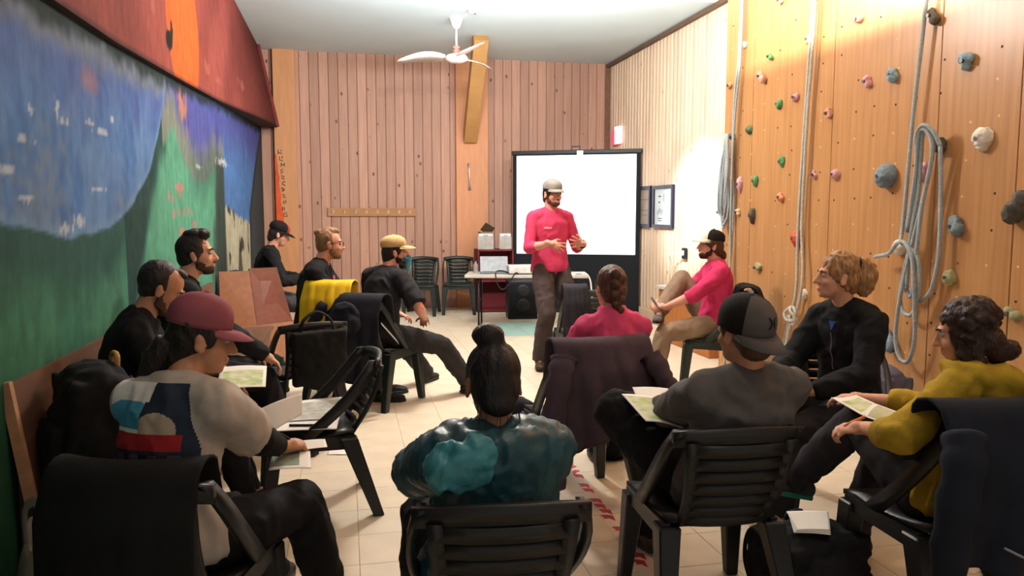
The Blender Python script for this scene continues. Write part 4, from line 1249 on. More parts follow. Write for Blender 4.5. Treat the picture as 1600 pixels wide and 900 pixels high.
    if hair:
        g = Geo(); k = hair['kind']; hm = hair['mat']
        def e(c, r, rot=None): g.ell(H(c), tuple(q * hs for q in r), Mh if rot is None else Mh @ rot, 18, 12)
        vx, fo, smo = .007, (.003, 30, (1, 1, .5), 3), 2
        if k in ('short', 'receding', 'quiff', 'undercut'):
            yy = {'receding': -.040, 'short': -.020, 'quiff': -.018, 'undercut': -.022}[k]
            th = .002 if k == 'undercut' else .005
            e((0, yy, .036), (.076 + th, .088 + th, .088 + th)); e((0, -.048, -.005), (.070, .060, .075))
            for sx in (-1, 1): e((sx * .069, .008 if k != 'receding' else -.005, .01), (.010, .022, .038))
            if k == 'quiff':
                e((0, .045, .118), (.055, .042, .032)); e((0, .0, .12), (.06, .06, .03)); e((0, .066, .112), (.042, .022, .024)); fo = (.0035, 26, (1, 1, .6), 5)
            if k == 'undercut':
                e((0, .0, .10), (.05, .075, .035)); e((0, -.098, .085), (.026, .026, .024)); e((0, -.075, .095), (.035, .04, .02))
            if k == 'receding':
                e((0, .03, .10), (.028, .045, .022))
        else:
            e((0, -.016, .040), (.083, .092, .094)); e((0, -.046, -.005), (.076, .064, .082))
            for sx in (-1, 1): e((sx * .068, .012, .016), (.012, .030, .042))
            if k == 'bun':
                g.cone(H((0, -.035, .12)), H((0, -.04, .145)), .03, .03)
                c = H((hair.get('bx', -.012), -.035, .150))
                g.ell(c, (.040, .040, .030), Mh); g.ell(c + Mh @ V((.012, .01, .010)), (.028, .03, .022), Mh)
                e((0, -.075, -.055), (.055, .035, .04)); fo = (.0045, 24, (1, 1, .4), 8)
            elif k == 'ponytail':
                g.cone(H((0, -.085, .075)), H((0, -.125, .08)), .03, .022)
                tail = [(0, -.118, .085), (.0, -.145, .06), (.0, -.152, .01), (.0, -.145, -.05), (.01, -.13, -.085)]
                g.tube(smooth_path([H(q) for q in tail], 4), [.022 + .025 * math.sin(PI * q / 16) for q in range(17)], 10)
                e((.0, -.130, .03), (.030, .026, .045)); e((0, -.07, -.06), (.045, .03, .035))
                fo = (.010, 24, (1.4, 1.4, .5), 4)
            elif k == 'braid':
                e((0, -.06, .06), (.06, .05, .06))
                n = 14
                for q in range(n):
                    t = q / (n - 1)
                    p = V((.014 * math.sin(q * PI), -.098 + .0 * t, .085)) if False else V(((.016 if q % 2 else -.016) * (1 - .35 * t), -.108 - .012 * math.sin(t * PI) + .02 * t, .09 - .37 * t))
                    w_ = (.030 - .012 * t)
                    g.ell(H(p), (w_ * .85, w_ * .75, w_ * 1.05), Mh @ roty(.6 if q % 2 else -.6), 12, 8)
                g.ell(H((0, -.10, -.305)), (.012, .012, .04), Mh)
                vx, smo, fo = .006, 1, (.003, 40, (1, 1, .5), 2)
            elif k == 'curly':
                rnd = random.Random(4)
                e((0, -.026, .040), (.092, .094, .092)); e((0, -.07, -.05), (.082, .055, .06)); e((0, -.085, -.085), (.062, .05, .05)); e((.015, -.125, -.095), (.050, .040, .038))
                for q in range(120):
                    a, b = rnd.uniform(0, 2 * PI), rnd.uniform(-.5, 1.2)
                    d = V((math.cos(a) * math.cos(b), math.sin(a) * math.cos(b), math.sin(b)))
                    if d.y > .45: continue
                    p = V((d.x * .090, -.028 + d.y * .092, .035 + d.z * .088 if d.z > 0 else .035 + d.z * .16))
                    g.ell(H(p), rnd.uniform(.010, .018), None, 8, 6)
                for sx in (-1, 1):
                    e((sx * .064, -.004, -.055), (.020, .046, .075)); e((sx * .066, .022, -.01), (.014, .030, .06))
                    for q in range(26):
                        t = rnd.random()
                        g.ell(H((sx * (.070 + rnd.uniform(-.006, .010)), .005 + rnd.uniform(-.045, .035), .04 - .17 * t)), rnd.uniform(.009, .014), None, 8, 6)
                vx, smo, fo = .007, 1, (.006, 34, (1, 1, 1), 2)
            elif k == 'undercap':
                e((0, -.058, -.045), (.066, .048, .06))
                if hair.get('tail'):
                    g.tube(smooth_path([H(q) for q in hair['tail']], 4), hair.get('tr', .03), 10); fo = (.008, 22, (1, 1, .5), 3)
            if k == 'undercap' and not hair.get('full'): pass
        ho = g.blob('hair', hm, root, vx, smo, fo)
        info['hair'] = ho
        if hair.get('tie'):
            g = Geo(); rr = .026
            c = H(hair['tie']); g.tube([c + Mh @ V((rr * math.cos(q * PI / 6), 0, rr * math.sin(q * PI / 6))) for q in range(13)], .006, 6)
            g.build('hair_tie', M_casing, ho, True)
        if hair.get('wisps'):
            rnd = random.Random(9); g = Geo()
            for q in range(hair['wisps']):
                a = rnd.uniform(-2.6, -.5)
                x0 = V((math.cos(a) * .08, math.sin(a) * .075 - .02, rnd.uniform(-.07, .0)))
                g.tube([H(x0), H(x0 * 1.08 + V((0, 0, -.03))), H(x0 * 1.10 + V((rnd.uniform(-.01, .01), 0, -.07)))], [.0012, .001, .0005], 4)
            g.build('loose_strands', hm, ho)
    if beard:
        g = Geo()
        def e(c, r): g.ell(H(c), tuple(q * hs for q in r), Mh, 16, 10)
        e((0, .048, -.083), (.047, .047, .036)); e((0, .070, -.098), (.024, .020, .020))
        for sx in (-1, 1): e((sx * .048, .024, -.060), (.012, .030, .034)); e((sx * .062, .006, -.02), (.008, .013, .034))
        e((0, .094, -.051), (.024, .008, .006))
        if beard.get('long'): e((0, .06, -.12), (.035, .03, .04))
        g.blob('beard', beard['mat'], root, .006, 1, (.003, 60, (1, 1, 1), 1))
    if cap: add_cap(info, **cap)
    return info

def add_cap(p, mats, yaw=0, tilt=0, two=None, h=.098, brim=True, rx=.0865, ry=.106, z0=.042, btn=True, brimmat=0, bl=.078):
    H, hs, root = p['H'], p['hs'], p['root']
    Rm = rotz(R(yaw)) @ rotx(R(tilt))
    c0 = V((0, -.012, z0))
    def T(v): return H(c0 + Rm @ V(v))
    n, m = 36, 9
    def shell(k):
        rs = []
        for i in range(m + 1):
            t = i / m
            if t < .25: rr, z = 1.0, h * .30 * (t / .25)
            else:
                a = (t - .25) / .75 * PI / 2; rr, z = max(.03, math.cos(a) ** .92), h * .30 + h * .70 * math.sin(a)
            ring = []
            for j in range(n):
                a = 2 * PI * j / n
                seam = 1 - .012 * max(0, 1 - abs(((a / (PI / 3)) + .5) % 1 - .5) * 9) * (rr ** .5)
                ring.append(V((rx * k * rr * seam * math.cos(a), ry * k * rr * seam * math.sin(a), z * (k if t > .25 else 1))))
            rs.append(ring)
        return rs
    g = Geo()
    o_, i_ = shell(1.0), shell(.955)
    vs = [T(v) for r in o_ for v in r]; k0 = len(vs); vs += [T(v) for r in i_ for v in r]
    fs, ms = [], []
    for i in range(m):
        for j in range(n):
            q = (j + 1) % n
            a = 2 * PI * (j + .5) / n
            mi = 0
            if two: mi = 1 if two(a, i / m) else 0
            fs.append((i * n + j, i * n + q, (i + 1) * n + q, (i + 1) * n + j)); ms.append(mi)
            fs.append((k0 + i * n + q, k0 + i * n + j, k0 + (i + 1) * n + j, k0 + (i + 1) * n + q)); ms.append(mi)
    for j in range(n):
        q = (j + 1) % n; fs.append((j, k0 + j, k0 + q, q)); ms.append(0)
    fs.append(tuple(m * n + j for j in range(n))); ms.append(0)
    g.v = [tuple(v) for v in vs]; g.f = fs; g.m = ms
    cap = g.build('cap', mats, root, True)
    p['cap'] = cap; p['T'] = T
    if btn:
        b = Geo(); b.ell(T((0, 0, h)), (.009, .009, .006), None, 10, 6); b.build('button', mats[-1] if not two else mats[0], cap, True)
    if brim:
        rs = []
        K = 15
        top, bot = [], []
        for j in range(K):
            a = R(90 + 66 * (1 - 2 * j / (K - 1)))
            s_ = math.sin(PI * j / (K - 1))
            pi_ = V((rx * .985 * math.cos(a), ry * .985 * math.sin(a), .006))
            po = V((rx * 1.0 * math.cos(a), ry * math.sin(a), 0)) + V((0, bl * s_ ** .6, -.016 * s_ ** .5 - .020 * (math.cos(a)) ** 2))
            mid = pi_.lerp(po, .5) + V((0, 0, .006))
            rs.append([T(pi_), T(mid), T(po), T(po - V((0, 0, .004))), T(mid - V((0, 0, .004))), T(pi_ - V((0, 0, .005)))])
        Geo().rings(rs).build('brim', mats[brimmat], cap, True)

def decal(p, target, origin, right, up, w, h, nx, ny, colf, mats, name, parent, off=.0025, dirv=None, maxd=.5):
    """printed patch laid on a garment: rays from a plane in front find the cloth"""
    bm = bmesh.new(); bm.from_mesh(target.data); bv = BVHTree.FromBMesh(bm)
    o, r, u = V(origin), V(right).normalized(), V(up).normalized()
    d = V(dirv).normalized() if dirv else u.cross(r).normalized()
    P_, N_ = [], []
    for j in range(ny + 1):
        for i in range(nx + 1):
            q = o + r * (w * (i / nx - .5)) + u * (h * (j / ny - .5))
            hit = bv.ray_cast(q, d, maxd)
            if hit[0] is None: P_.append(None)
            else: P_.append(hit[0] - d * off)
    bm.free()
    g = Geo(); idx = {}
    for k, q in enumerate(P_):
        if q is not None: idx[k] = len(g.v); g.v.append(tuple(q))
    W = nx + 1
    for j in range(ny):
        for i in range(nx):
            c = colf((i + .5) / nx, (j + .5) / ny)
            ks = (j * W + i, j * W + i + 1, (j + 1) * W + i + 1, (j + 1) * W + i)
            if c is None or any(k not in idx for k in ks): continue
            g.f.append(tuple(idx[k] for k in ks)); g.m.append(c)
    return g.build(name, mats, parent, True)
def wl_(x, y, face, p):
    v = rotz(R(-face)) @ V((p[0] - x, p[1] - y, 0)); return V((v.x, v.y, p[2]))
# ---- chairs that carry people or stand empty
chair(-0.50, 2.42, -13, 'black plastic chair under the woman in the pink cap, front left', True).scale = (1, 1, .93)
chair(0.40, 2.12, -6, 'black plastic chair under the woman in the teal rain jacket, front centre', True).scale = (1, 1, .91)
chair(1.27, 2.56, -4, 'black plastic chair under the man in the grey shirt and two-tone cap', True)
chair(2.06, 2.31, -2, 'dark plastic chair under the curly-haired woman, hung with a navy coat', True)
chair(1.15, 3.74, 4, 'dark plastic chair under the braided woman, covered by the mauve jacket')
chair(2.96, 5.86, 66, 'dark green plastic chair under the man in the red sweater by the climbing wall')
chair(-0.20, 3.88, 97, 'empty dark plastic chair with maps on its seat, left of centre', True)
chair(-0.32, 5.34, 20, 'empty black plastic chair with a bag strap, in front of the yellow jacket', True)
chair(0.0, 6.22, -24, 'dark plastic chair under the man with glasses, hung with a yellow jacket')
chair(0.26, 6.02, -38, 'dark plastic chair under the tan-capped man, hung with a dark hooded coat')
chair(1.62, 11.22, 172, 'empty green plastic chair in front of the salmon post')
chair(1.06, 11.20, 166, 'empty green plastic chair against the boards, left of the salmon post')
chair(2.03, 6.42, -4, 'empty dark green plastic chair just in front of the standing speaker')
chair(2.40, 3.32, 150, 'dark plastic chair under the blonde woman in the black jacket', True)
chair(-0.82, 8.2, -82, 'dark plastic chair in the far corner, hung with blue and navy jackets')

H_dark, H_black, H_brown, H_blond = hairm('hair_dark', '#2a211c'), hairm('hair_black', '#1b1717'), hairm('hair_brown', '#5a3a28'), hairm('hair_blond', '#b88a5c')
H_dbrown, H_sandy, H_auburn = hairm('hair_deep_brown', '#38241d'), hairm('hair_sandy', '#9a714e'), hairm('hair_auburn', '#6b4634')
T_black = dict(mat=cloth('black_trousers', '#1c1c1e'))
SH_blk = dict(mat=mat('black_shoe', '#1b1a1a', rough=.6))
SH_brn = dict(mat=mat('brown_leather', '#4a3428', rough=.55, bump=.1), boot=True)
people = {}

# A: man looking down, left bench
people['A'] = person('dark-haired man in black shirt on the bench, head bowed over a map', -1.0, 3.76, -80, hip=.52, s=.98, lean=6, slouch=24, head=(0, -30, 0), headfwd=.035,
    RW=(.14, .40, .68), LW=(-.10, .40, .70), RA=(.15, .50, .09), LA=(-.12, .52, .09), skin='tan',
    shirt=dict(mat=cloth('black_shirt', '#1d1e20'), sleeve=1.1, collar=.02), trousers=T_black, shoes=SH_blk,
    hair=dict(kind='receding', mat=H_dark), beard=dict(mat=hairm('stubble', '#6a4a3a')))
# B: quiffed man behind him
people['B'] = person('man with dark quiff and short beard in black hooded top on the bench', -0.95, 4.64, -72, hip=.56, s=1.04, lean=4, slouch=14, head=(-14, 3, 0),
    RW=(.20, .46, .63), LW=(-.16, .44, .62), RA=(.14, .56, .09), LA=(-.14, .56, .09), skin='fair',
    shirt=dict(mat=cloth('black_hoodie', '#202124'), collar=.03, inf=.018), trousers=T_black, shoes=SH_blk,
    hair=dict(kind='quiff', mat=H_dark), beard=dict(mat=hairm('stubble_dark', '#5b4032')))
# C: woman in pink cap
M_tee = cloth('white_tee', '#b8aea2', bump=.08)
C = people['C'] = person('woman in dusty pink cap and printed white tee writing, front left', -0.51, 2.38, -22, hip=.485, s=.95, fem=True, lean=0, slouch=28, head=(-54, -10, 0), twist=-6, headfwd=.04,
    RW=wl_(-.51, 2.38, -22, (-.225, 2.745, .645)), LW=wl_(-.51, 2.38, -22, (-.42, 2.86, .70)), RH=dict(d=(.35, .85, -.05), n=(-.3, .1, -1), curl=45), REP=(.40, -.5, -1),
    RA=wl_(-.51, 2.38, -22, (-.08, 2.74, .09)), LA=wl_(-.51, 2.38, -22, (-.30, 2.98, .09)), skin='tan',
    shirt=dict(mat=M_tee, sleeve=.85, inf=.018, arm=.026, collar=.018, fold=.006), trousers=dict(mat=T_black['mat'], loose=.02, waist=.25), shoes=SH_blk, voxel=.0055, bulk=1.05,
    hair=dict(kind='undercap', mat=H_dark, tail=[(-.0, -.10, -.02), (-.01, -.125, -.08), (-.03, -.13, -.14), (-.05, -.12, -.20)], tr=.040),
    cap=dict(mats=[cloth('dusty_pink_cap', '#94525c', rough=.8), cloth('pink_brim', '#a8646e')], tilt=-4, brimmat=1, h=.115))
# long black undersleeves of the same woman
(EL, ER), (WL, WR) = C['E'], C['W']
for e_, w_ in ((EL, WL), (ER, WR)):
    g = Geo(); g.cone(e_, e_.lerp(w_, .78), .055, .038, ends='rf')
    g.blob('undersleeve', cloth('black_undersleeve', '#1b1b1d'), C['root'], .011, 2, (.004, 14))
c_, u_, r_, f_ = C['sp'](.56)
def tee_print(u, v):
    if u + .25 * v > 1.08: return None
    if u < .5 and v > .80: return 0
    if v > .48:
        if u < .46: return 1 if v < .74 + .1 * math.sin(u * 6) and v > .52 else 0
        if math.hypot((u - .62) / .20, (v - .50) / .20) < 1: return 4
        return 2
    if v > .27: return 3 if not (v < .31 or u > .88) else 2
    if u > .9: return 2
    return 5 if math.sin(u * 32) > -.1 else 6
tm = [cloth('print_white', '#e9e6e0'), cloth('print_blue', '#4f9cba'), cloth('print_navy', '#2b3542'), cloth('print_red', '#a52b2f'), cloth('print_beige', '#b0a08c'), cloth('print_mauve', '#5a4650'), cloth('print_dark', '#2c2428')]
decal(C, C['shirt'], c_ - f_ * .4 - r_ * .015 + u_ * .085, r_, u_, .30, .27, 100, 100, tee_print, tm, 'printed_picture', C['shirt'], .0035, f_)
# D: person in the far corner
people['D'] = person('person in black with dark red-fronted cap reading in the far corner', -0.80, 8.2, -84, hip=.60, s=1.04, lean=4, slouch=18, head=(0, -18, 0),
    RW=(.12, .36, .80), LW=(-.12, .38, .80), skin='pink', shirt=dict(mat=cloth('black_top', '#1b1c1f')), trousers=dict(mat=cloth('grey_trousers', '#4a4a4c')), shoes=SH_blk,
    hair=dict(kind='undercap', mat=H_dark), voxel=.008,
    cap=dict(mats=[cloth('black_cap', '#1d1a1c'), cloth('red_cap_front', '#a23a38')], two=lambda a, t: abs(a - PI / 2) < .7, tilt=-4))
# E: man with glasses
E_ = people['E'] = person('tall man with glasses, blond hair tied in a knot and black cardigan', -0.25, 6.20, -98, hip=.55, s=1.06, lean=4, slouch=16, head=(12, -2, 0),
    RW=(.10, .42, .74), LW=(-.10, .40, .76), RH=dict(d=(-.35, .8, -.35), n=(0, -.3, -1), curl=35), skin='pink',
    shirt=dict(mat=cloth('black_cardigan', '#1c1b1d'), inf=.022, collar=.012, name='cardigan'), trousers=T_black, shoes=SH_blk,
    hair=dict(kind='undercut', mat=H_sandy), beard=dict(mat=hairm('blond_stubble', '#a57a5c')))
c_, u_, r_, f_ = E_['sp'](.62)
decal(E_, E_['shirt'], c_ + f_ * .5, r_, u_, .10, .26, 10, 18, lambda u, v: 0 if abs(u - .5) < .14 + .30 * v else None, [cloth('pink_tee', '#cf4a6a')], 'pink_shirt_front', E_['shirt'], .004, -f_, .8)
g = Geo()
for sx in (-1, 1):
    g.tube([E_['H'](V((sx * .033 + .022 * math.cos(q * PI / 6), .104, .002 + .017 * math.sin(q * PI / 6)))) for q in range(13)], .0022, 6)
    g.tube([E_['H']((sx * .055, .102, .006)), E_['H']((sx * .080, .05, .006)), E_['H']((sx * .084, -.005, .004))], .002, 6)
g.tube([E_['H']((-.011, .105, .004)), E_['H']((.011, .105, .004))], .002, 6)
g.build('glasses', mat('dark_wire', '#3a2c26', rough=.4), E_['root'], True)
# F: tan cap, beard
F_ = people['F'] = person('bearded man in tan cap and dark tee seen from behind', 0.26, 6.02, -46, hip=.53, s=1.0, lean=6, slouch=18, head=(-42, 0, 0),
    RW=wl_(.26, 6.02, -46, (.585, 6.02, .66)), REP=(.8, -.6, -.2), LW=(-.16, .36, .64), RA=wl_(.26, 6.02, -46, (.96, 6.16, .09)), RKP=(.6, .4, 1), LA=wl_(.26, 6.02, -46, (.66, 6.62, .09)), skin='pink',
    shirt=dict(mat=cloth('charcoal_tee', '#2a2a2e'), sleeve=.9, arm=.022, collar=.012), trousers=dict(mat=cloth('dark_grey_trousers', '#2f2d2e'), loose=.02), shoes=SH_blk,
    hair=dict(kind='undercap', mat=H_dark), beard=dict(mat=hairm('dark_beard', '#2b1d17'), long=True),
    cap=dict(mats=[cloth('tan_cap', '#c9a878'), cloth('tan_brim', '#d3b587')], tilt=2, brimmat=1))
o = Geo(); H = F_['H']
o.tube([H((-.05, .085, -.06)), H((0, .108, -.075)), H((.05, .085, -.06)), H((.06, .06, -.05))], .03, 10, flat=.35)
o.cone(H((0, .10, -.06)), H((0, .09, -.17)), .038, .02)
o.blob('face_scarf', cloth('blue_scarf', '#4f93ad'), F_['root'], .007, 2)
# G: standing speaker
G_ = people['G'] = person('standing speaker in red long-sleeved shirt and grey cap, gesturing before the screen', 1.90, 7.04, 194, hip=.955, s=1.07, lean=-1, slouch=6, head=(6, -5, 0), twist=-6,
    RW=(.175, .28, 1.20), LW=(-.18, .28, 1.19), REP=(.45, -.5, -1), LEP=(-.5, -.5, -1),
    RH=dict(d=(-.82, .35, -.30), n=(-.30, -.90, -.25), curl=10, spread=13), LH=dict(d=(.85, .35, .10), n=(.25, -.90, .15), curl=12, spread=13),
    RA=(.13, .02, .10), LA=(-.14, -.02, .10), RKP=(.1, 1, 0), LKP=(-.1, 1, 0), RF=(.45, 1, 0), LF=(-.25, 1, 0), skin='pink', voxel=.006,
    shirt=dict(mat=cloth('red_shirt', '#cf4266', bump=.10), sleeve=1.42, inf=.014, arm=.006, hem=-.07, flare=.03, collar=.02, fold=.0035), trousers=dict(mat=cloth('taupe_trousers', '#4d4342'), loose=.020, waist=.0, inf=.0, fold=.007), hipw=.95, shoes=SH_brn,
    hair=dict(kind='undercap', mat=H_dbrown), beard=dict(mat=hairm('brown_beard', '#6e4636')),
    cap=dict(mats=[cloth('grey_cap', '#8f8a84'), cloth('grey_brim', '#8a857f')], tilt=0, bl=.055))
c_, u_, r_, f_ = G_['sp'](.72)
decal(G_, G_['shirt'], c_ + f_ * .4 + r_ * .075, -r_, u_, .07, .018, 14, 4, lambda u, v: 0 if (math.sin(u * 40) > -.3 or v < .4) else None, [cloth('pale_print_ink', '#eda4b4')], 'chest_print', G_['shirt'], .003, -f_)
g = Geo(); w0, w1 = G_['W'][0], G_['E'][0]
c = w0.lerp(w1, .08); d = (w1 - w0).normalized(); a, b, _ = frame_of(d)
g.tube([c + (a * math.cos(q * PI / 8) + b * math.sin(q * PI / 8)) * .034 for q in range(17)], .009, 8); g.build('wristwatch', M_casing, G_['root'], True)
# H: braid
people['H'] = person('woman with auburn braid in bright coral jacket, seen from behind', 1.30, 3.69, 0, hip=.48, s=.94, fem=True, lean=-12, slouch=22, head=(4, 2, 0),
    RW=(.14, .36, .68), LW=(-.14, .36, .68), skin='fair', bulk=1.0, shirt=dict(mat=cloth('coral_jacket', '#e0507c'), inf=.018, collar=.055, fold=.009, name='jacket'), trousers=T_black, shoes=SH_blk,
    hair=dict(kind='braid', mat=H_auburn, tie=(0, -.094, -.275)))
# I: red sweater man
I_ = people['I'] = person('bearded man in red sweater and white-fronted cap holding a phone', 2.97, 5.86, 78, hip=.55, s=1.0, lean=-4, slouch=14, head=(4, 4, 0),
    LW=(-.08, .40, .70), LEP=(-.7, -.3, -.7), LH=dict(d=(.25, .85, .1), n=(.7, 0, -.6), curl=45), RW=(.12, .38, .74), RA=(-.04, .44, .66), RKP=(.45, .25, 1), RF=(-.9, .3, 0.05), LA=(-.16, .52, .09), skin='pink',
    shirt=dict(mat=cloth('crimson_sweater', '#cc3866', bump=.1), sleeve=1.25, collar=.025, inf=.017), trousers=dict(mat=cloth('khaki_trousers', '#8c7763'), loose=.016), shoes=dict(mat=mat('grey_shoe', '#5a5654', rough=.7)),
    hair=dict(kind='undercap', mat=H_brown, tail=[(0, -.095, -.05), (0, -.11, -.08), (0, -.105, -.10)], tr=.032), beard=dict(mat=hairm('dark_beard2', '#3d2a20')),
    cap=dict(mats=[cloth('black_cap_back', '#1f1c1d'), cloth('cream_cap_front', '#e8e0d0')], two=lambda a, t: abs(a - PI / 2) < .95, tilt=2, brimmat=1))
# J: grey shirt, cap turned back
J_ = people['J'] = person('man in grey shirt with black and grey cap, map on his lap', 1.33, 2.55, 2, hip=.46, s=.98, lean=-30, slouch=38, head=(14, -4, 0), bulk=1.08, headfwd=.03,
    RW=(.14, .34, .68), LW=(-.11, .30, .67), LEP=(-.8, -.7, -.5), RA=wl_(1.33, 2.55, 2, (1.26, 3.04, .10)), LA=(.10, .42, .56), LKP=(-1, .25, .55), LF=(.9, .35, 0), RF=(-.15, 1, 0), skin='tan', voxel=.006,
    shirt=dict(mat=cloth('grey_shirt', '#5f5b59'), sleeve=1.7, inf=.018, arm=.024, collar=.015, fold=.007), trousers=dict(mat=cloth('black_cargo', '#1a1a1b', bump=.4), loose=.026, fold=.011), shoes=SH_brn,
    hair=dict(kind='undercap', mat=H_brown),
    cap=dict(mats=[cloth('grey_cap_cloth', '#5a5553'), cloth('black_cap_panel', '#1d1c1c')], yaw=172, two=lambda a, t: abs(a - PI / 2) > .88, h=.125, tilt=-18, z0=.014, rx=.094, ry=.114, bl=.085))
# K: blonde woman
K_ = people['K'] = person('blonde woman with ponytail in black zip jacket looking left', 2.37, 3.26, 100, hip=.53, s=.97, fem=True, lean=2, slouch=10, head=(-24, 3, 0), twist=8,
    RW=(.05, .40, .70), LW=(-.14, .33, .66), LH=dict(d=(.5, .75, .1), n=(.2, 0, -1), curl=40), RH=dict(d=(-.35, .85, 0), n=(0, 0, -1), curl=30), skin='fair',
    RA=(.12, .50, .09), LA=(-.14, .50, .09), voxel=.006, bulk=1.05,
    shirt=dict(mat=cloth('black_fleece', '#1d1e21', bump=.3), inf=.020, collar=.02, fold=.007, name='jacket'), trousers=dict(mat=cloth('charcoal_leggings', '#2b2a2c'), loose=.012), shoes=SH_blk,
    hair=dict(kind='ponytail', mat=H_blond, tie=(0, -.105, .078)))
c_, u_, r_, f_ = K_['sp'](.86)
decal(K_, K_['shirt'], c_ + f_ * .4, r_, u_, .04, .045, 8, 8, lambda u, v: 0 if abs(u - .5) < .5 * v else None, [cloth('blue_undershirt', '#3f5fb0')], 'blue_undershirt', K_['shirt'], .003, -f_, .8)
decal(K_, K_['shirt'], c_ + f_ * .4 - u_ * .12, r_, u_, .006, .18, 1, 16, lambda u, v: 0, [mat('zip_metal', '#8a8a8a', rough=.4, metal=.5)], 'zip', K_['shirt'], .004, -f_, .8)
# L: curly hair, mustard top
Lx, Ly, Lf = 2.06, 2.27, 14
L_p = people['L'] = person('woman with dark curly hair in mustard hooded top, map on her lap', Lx, Ly, Lf, hip=.46, s=.93, fem=True, lean=-10, slouch=18, twist=14, side=4, head=(34, -14, 0),
    LW=wl_(Lx, Ly, Lf, (1.80, 2.36, .70)), LEP=(-.9, -.3, -.4), LH=dict(d=(-.45, .8, -.15), n=(.35, 0, -1), curl=40), RW=(.06, .40, .72), RA=wl_(Lx, Ly, Lf, (2.12, 2.82, .09)), LA=wl_(Lx, Ly, Lf, (1.84, 2.82, .36)), LKP=(.25, .3, 1), RKP=(.1, .4, 1), LF=(-.75, .7, .1), RF=(-.5, 1, 0), skin='fair', voxel=.006, bulk=1.0,
    shirt=dict(mat=cloth('mustard_top', '#b0922c', bump=.3), sleeve=1.55, inf=.022, arm=.020, hood=True, fold=.009), trousers=dict(mat=cloth('charcoal_trousers', '#343236'), loose=.018),
    shoes=dict(mat=mat('grey_teal_shoe', '#37403f', rough=.7), sole=mat('teal_sole', '#2f8a78', rough=.6), lace=mat('pink_lace', '#c4788a', rough=.7)),
    hair=dict(kind='curly', mat=H_dbrown))
# M: teal rain jacket, bun
M_p = people['M'] = person('woman in teal rain jacket with dark hair in a bun, front centre', 0.38, 2.15, 3, hip=.43, s=.92, fem=True, lean=-28, slouch=46, head=(-4, -12, 0), headfwd=.02, bulk=1.2, voxel=.006,
    RW=(.16, .34, .62), LW=(-.16, .34, .62), REP=(1, -.3, -.5), LEP=(-1, -.3, -.5), skin='dark',
    shirt=dict(mat=mat('teal_rain_shell', '#1b4a53', rough=.42, var=.15, scale=6, bump=.35, bscale=30, spec=.4), inf=.030, arm=.040, hood=True, fold=.008, fs=17, smooth=3, name='rain_jacket'), trousers=T_black, shoes=SH_blk,
    hair=dict(kind='bun', mat=H_black, wisps=14, bx=-.02))
# bright lining of her hood
g = Geo(); cN, uN, rN, fN = M_p['cN'], M_p['uN'], M_p['rN'], M_p['fN']
c = cN - fN * .135 - rN * .125 - uN * .040
g.ell(c, (.085, .038, .065)); g.ell(c + rN * .04 + uN * .03, (.05, .03, .045)); g.ell(c - rN * .05 - uN * .01, (.04, .035, .05))
g.blob('hood_lining', mat('teal_lining', '#3a8792', rough=.45, var=.1, scale=8, bump=.3, bscale=40, spec=.4), M_p['root'], .007, 1, (.015, 20, (1, 1, 1), 4))
# logo on the back of J's cap
g = Geo(); T = J_['T']
decal(J_, J_['cap'], J_['H']((.004, -.35, .035)), J_['Mh'] @ V((1, 0, 0)), J_['Mh'] @ V((0, 0, 1)), .040, .040, 24, 24,
      lambda u, v: 0 if abs(abs(u - .5) - .15 - 1.1 * (v - .5) ** 2) < .11 else None, [mat('logo_black', '#151414', rough=.7)], 'logo', J_['cap'], .002, J_['Mh'] @ V((0, 1, 0)))
